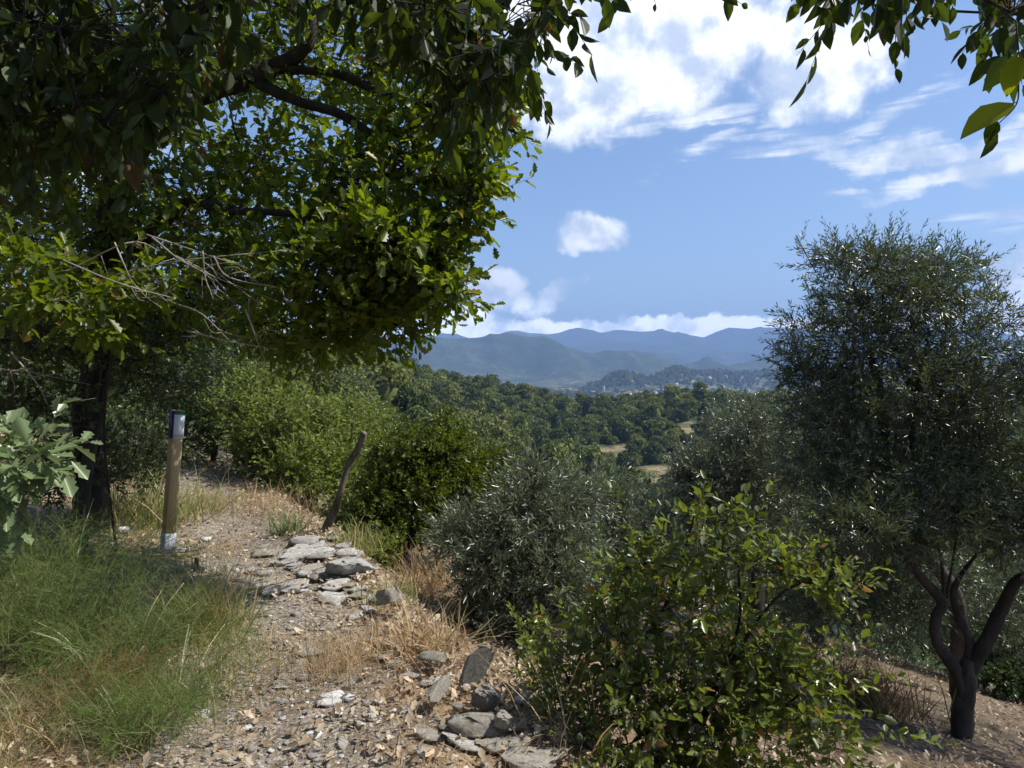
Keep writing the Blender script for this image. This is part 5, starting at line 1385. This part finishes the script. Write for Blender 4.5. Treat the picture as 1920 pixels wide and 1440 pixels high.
# shaded olives and undergrowth filling the terrace behind
for k, (bx, by, bd, bl, lab) in enumerate([
   (1540, 1200, 10.5, [(1500, 1060, 10.5, 120, 90, 1.1, 420), (1600, 1100, 10.3, 120, 100, 1.1, 420), (1480, 1160, 10, 90, 60, .8, 240)], 'shaded olive tree between the prickly shrub and the forked trunk'),
   (1800, 1230, 11, [(1760, 1090, 11, 140, 110, 1.2, 420), (1890, 1120, 10.8, 110, 110, 1.1, 360), (1700, 1200, 10.6, 110, 60, .9, 250), (1900, 1230, 10.2, 90, 80, .9, 240)], 'deeply shaded olive tree behind the forked trunk'),
   (1300, 1180, 11, [(1290, 1060, 11, 110, 90, 1.1, 380), (1380, 1110, 10.7, 110, 80, 1.0, 330)], 'shaded olive tree directly behind the top of the prickly shrub')]):
    bb = gpt(bx, by, bd)
    olive('olive_tree', bb, lab, [B(*q) for q in bl], 80 + k, trunk=([bb, P(bl[0][0], bl[0][1] + 60, bd), P(bl[0][0], bl[0][1] + 20, bd)], [.1, .08, .05]), size=.075, slen=.34)

# shaded undergrowth closing the terrace behind the trunks, and an unseen olive added past the right edge to shade the ground
for k, (bx, by, bd, bl, lab) in enumerate([
   (1600, 1220, 13, [(1560, 1130, 13, 130, 80, 1.2, 260), (1700, 1150, 13, 110, 80, 1.2, 240)], 'dark undergrowth shrub behind the rusty weeds'),
   (1880, 1240, 13, [(1830, 1150, 13, 120, 90, 1.2, 260), (1930, 1170, 12.5, 110, 90, 1.2, 240), (1880, 1270, 10, 100, 45, .8, 160)], 'dark undergrowth shrub at the right edge behind the fork')]):
    bb = gpt(bx, by, bd)
    plant('shrub', bb, lab, 'shrub', [B(*q) for q in bl], 'bramble', M['dark_shrub_leaf'], .09, 9, .34, M['bark'], trunk=([bb, bb + np.array([.05, 0, .35]), P(bl[0][0], bl[0][1] + 30, bd)], [.05, .04, .03]), seed=190 + k)
bb = np.array([8.3, 6.6, 0.]); bb[2] = H(8.3, 6.6)
olive('olive_tree', bb, 'unseen olive tree added beyond the right edge to shade the ground under the fork', [((7.6, 6.6, 1.9), (1.5, 1.7, 1.3), 420), ((6.3, 7.6, 1.2), (.6, .8, .7), 120)], 97, trunk=([bb, bb + [-.1, 0, 1.2], (8.0, 6.6, .9)], [.13, .11, .08]), size=.085)

# prickly shrub in the right foreground
b9 = gpt(1285, 1560, 3.1)
plant('prickly_shrub', b9, 'prickly green shrub with glossy toothed leaves filling the right foreground', 'shrub',
  [B(1290, 1130, 3.1, 130, 80, .4, 60), B(1340, 1030, 3.1, 90, 60, .3, 24), B(1300, 960, 3.1, 28, 28, .15, 8), B(1410, 985, 3.1, 26, 40, .12, 10), B(1200, 1060, 3.15, 60, 60, .25, 26), B(1500, 1085, 3.0, 90, 36, .2, 26), B(1160, 1180, 3.15, 110, 90, .4, 60), B(1250, 1280, 3.05, 180, 110, .5, 150), B(1400, 1220, 3.0, 120, 90, .4, 80), B(1180, 1390, 2.95, 160, 100, .4, 130), B(1380, 1370, 2.9, 160, 100, .4, 125), B(1500, 1300, 2.9, 95, 85, .35, 55), B(1060, 1260, 3.15, 70, 100, .3, 42), B(1050, 1400, 3.1, 50, 70, .25, 30), B(1560, 1390, 2.85, 60, 60, .3, 22), B(1580, 1240, 2.9, 60, 60, .2, 10), B(1240, 1500, 2.9, 240, 70, .4, 80), B(1345, 985, 3.05, 85, 60, .2, 9), B(1550, 1105, 2.95, 80, 40, .15, 14), B(1260, 1010, 3.1, 70, 60, .2, 6), B(1150, 1110, 3.1, 75, 60, .2, 14), B(1440, 1060, 3.0, 90, 60, .2, 18)],
  'holm', M['holm_leaf'], .046, 10, .17, M['bark'],
  limbs=[([b9, P(1310, 1380, 3.05), P(1345, 1280, 3.0), P(1385, 1170, 3.0), P(1385, 1060, 3.05)], [.018, .014, .012, .008, .004]), ([b9, P(1220, 1390, 3.0), P(1190, 1250, 3.05), P(1250, 1130, 3.1), P(1290, 1010, 3.1), P(1305, 950, 3.1)], [.016, .012, .01, .008, .005, .003]),
         ([b9 + [.1, 0, 0], P(1420, 1380, 2.95), P(1500, 1300, 2.9)], [.014, .01, .005]), ([b9, P(1120, 1400, 3.05), P(1060, 1260, 3.15)], [.014, .009, .005]), ([P(1345, 1280, 3.0), P(1430, 1150, 3.0), P(1500, 1095, 3.0), P(1590, 1110, 2.95)], [.008, .006, .004, .002])],
  n_obj=300, size_var=.42, spread=(45, 80), up=.6, jit=.7, outw=.8, upw=.35, rndw=.5, seed=91, shell=.5, target_share=.3, tip=.0022, twig_r=.0016, seg=.18,
  extra=(np.array([P(1600, 1095, 2.95), P(1700, 1380, 2.8), P(1640, 1370, 2.8), P(1450, 1030, 3.0), P(1080, 1190, 3.1), P(1180, 980, 3.1)]), nrm(np.array([[.9, 0, .1], [.9, 0, -.2], [.9, 0, -.1], [.6, 0, .3], [-.4, 0, .8], [-.4, 0, .7]]))))
# small leafy weeds near it
bb = gpt(1010, 1400, 3.5)
plant('shrub', bb, 'small dark leafed sprig growing at the left foot of the prickly shrub', 'shrub', [B(1010, 1290, 3.6, 50, 70, .2, 50), B(990, 1190, 3.9, 40, 50, .2, 24)], 'holm', M['holm_leaf'], .04, 8, .14, M['bark'], trunk=([bb, P(1005, 1330, 3.6), P(995, 1240, 3.7)], [.008, .006, .004]), seed=92, tip=.002, seg=.15)

# overhanging tree: trunk behind the camera, leaves hanging into the top of the frame
b10 = np.array([2.1, -2.4, 0.]); b10[2] = H(b10[0], b10[1])
rgo = np.random.default_rng(17)
def yb(x):
    return np.interp(x, [-400, 0, 150, 230, 330, 420, 520, 620, 700, 760, 850, 900, 960, 1000, 1040, 1100, 1140, 1190, 1240, 1290, 1420, 1500, 1560, 1600, 1650, 1720, 1800, 1860, 1890, 1920, 2400],
                        [360, 330, 300, 320, 230, 90, -20, -50, 40, 120, 185, 215, 195, 160, 65, 30, -10, -30, -10, -110, -100, -20, 15, 30, 15, 30, 25, 60, 110, 100, 170])
N1 = 900
xs = np.concatenate([rgo.uniform(-300, 420, 620), rgo.uniform(420, 1060, 330), rgo.uniform(1060, 1500, 40), rgo.uniform(1500, 2300, 190)])
e = rgo.exponential(1.0, len(xs))
dd = np.where(xs < 1200, rgo.uniform(1.6, 2.5, len(xs)), rgo.uniform(1.5, 2.4, len(xs)))
top = yb(xs); ys = top - 62 - e * np.where(xs < 700, 170, np.where(xs < 1100, 75, 60))
O = np.array([P(a, b, c) for a, b, c in zip(xs, ys, dd)])
Dh = nrm(rgo.normal(size=(len(O), 3)) * .55 + np.array([0, 0, -.75]))
# canopy above and behind the camera, out of the picture, that shades this corner
nc = 1400
C = np.stack([rgo.uniform(-4.6, 3.2, nc), rgo.uniform(-2.8, 2.7, nc), rgo.uniform(3.3, 4.9, nc)], 1)
C = C[(C[:, 2] - EYE) > np.maximum(C[:, 1], 0) * .60 + .45]
Dc = nrm(rgo.normal(size=(len(C), 3)) + np.array([0, 0, .1]))
lp = P(1860, 215, 1.42); sd_ = np.array(SUN_DIR)
def offray(A, r):
    v = A - lp; t = np.maximum(v @ sd_, 0); return np.linalg.norm(v - t[:, None] * sd_, axis=1) > r
k_ = offray(C, .42); C = C[k_]; Dc = Dc[k_]
k_ = offray(O, .30); O = O[k_]; Dh = Dh[k_]
ex = (np.concatenate([O, C, np.array([P(1905, 40, 1.45)])]), np.concatenate([Dh, Dc, np.array([[.1, 0, -.95]])]))
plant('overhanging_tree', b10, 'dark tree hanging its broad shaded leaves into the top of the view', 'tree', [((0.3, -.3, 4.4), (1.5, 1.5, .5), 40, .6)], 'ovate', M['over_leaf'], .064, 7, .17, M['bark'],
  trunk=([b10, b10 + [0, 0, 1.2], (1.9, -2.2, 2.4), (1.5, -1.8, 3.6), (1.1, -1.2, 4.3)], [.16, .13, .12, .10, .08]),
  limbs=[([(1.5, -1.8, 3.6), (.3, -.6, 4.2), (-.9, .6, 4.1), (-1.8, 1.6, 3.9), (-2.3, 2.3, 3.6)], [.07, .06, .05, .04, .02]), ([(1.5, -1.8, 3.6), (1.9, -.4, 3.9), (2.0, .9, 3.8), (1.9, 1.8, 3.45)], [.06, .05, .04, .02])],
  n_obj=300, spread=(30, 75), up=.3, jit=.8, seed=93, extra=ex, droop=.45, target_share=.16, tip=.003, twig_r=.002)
# the single lit leaf at the right edge
def single_leaf(parent_tree, px, py, d, size, dirv, nv, mat=M['over_leaf']):
    me = next((m_ for m_ in bpy.data.meshes if m_.name.startswith('big_leaf') and m_.materials[0] is mat), None)
    if me is None:
        t = 'ovate'; V, Fc = T[t]; me = mesh_data('big_leaf', V, Fc, mat)
    o = link('leaf', me, parent_tree); p = P(px, py, d) - np.array(parent_tree.location)
    Fm = frames(np.array([dirv], float), np.array([nv], float))[0]
    mm = Matrix(Fm.tolist()).to_4x4() @ Matrix.Diagonal((size, size * 1.15, size, 1)); mm.translation = Vector(p.tolist()); o.matrix_basis = mm
tr = next(o for o in COL.objects if o.name == 'overhanging_tree')
single_leaf(tr, 1908, 190, 1.42, .125, (-.92, .05, -.42), (-.25, -.6, .75), M['sunlit_leaf'])
single_leaf(tr, 1915, 100, 1.42, .085, (-.35, .05, -.9), (-.5, -.6, .5), M['sunlit_leaf'])
single_leaf(tr, 1890, 100, 1.5, .085, (-.4, .05, -.8), (.3, -.8, .4))
single_leaf(tr, 1868, 238, 1.42, .065, (-.25, .05, -.95), (.5, -.8, .2))
single_leaf(tr, 1872, 225, 1.42, .05, (-.4, .05, -.7), (-.5, -.8, .2))
me, _, _ = tube('twig', [P(1935, 60, 1.42), P(1912, 140, 1.42), P(1906, 195, 1.42), P(1868, 236, 1.42)], [.002, .0016, .0014, .001], M['bark'], np.array(tr.location), 5, 5, .05); link('twig', me, tr)

# unseen oak copies added around the viewpoint to cut sky light on the foreground
oak = next(o for o in COL.objects if o.name == 'oak_tree')
oak_kids = [o for o in COL.objects if o.parent is oak and o.data and not o.name.startswith('leaf')]
for (x_, y_, rz, sc_, lab) in [(-3.0, -4.5, 2.6, 1.1, 'unseen oak copy added close behind the viewpoint, left of the path, to cut sky light'), (-6.5, -.6, 1.9, 1.1, 'unseen oak copy added left of the viewpoint to cut sky light'),
                          (2.2, -6.2, 3.6, 1.15, 'unseen oak copy added behind the viewpoint, right of the path, to cut sky light'), (-.5, -8.5, .6, 1.3, 'unseen oak copy added farthest behind the viewpoint to cut sky light')]:
    r = oak.copy(); COL.objects.link(r); r.location = (x_, y_, H(x_, y_)); r.rotation_euler = (0, 0, rz); r.scale = (sc_, sc_, sc_); r['label'] = lab
    for ch in oak_kids:
        c_ = ch.copy(); COL.objects.link(c_); c_.parent = r

# ---------------------------------------------------------------- haze
hz = box_mesh('haze', -10800, 10800, -10800, 10800, -100, 860, None)
hm, N = newmat('haze')
v = N.n('ShaderNodeVolumePrincipled'); v.inputs['Color'].default_value = (.36, .57, 1.0, 1); v.inputs['Density'].default_value = HAZE; v.inputs['Anisotropy'].default_value = 0.0
oo = N.n('ShaderNodeOutputMaterial'); hm.node_tree.links.new(v.outputs[0], oo.inputs['Volume'])
hz.materials.append(hm)
if HAZE > 0: tag(link('haze', hz), 'pale blue summer haze over the valley', kind='stuff')
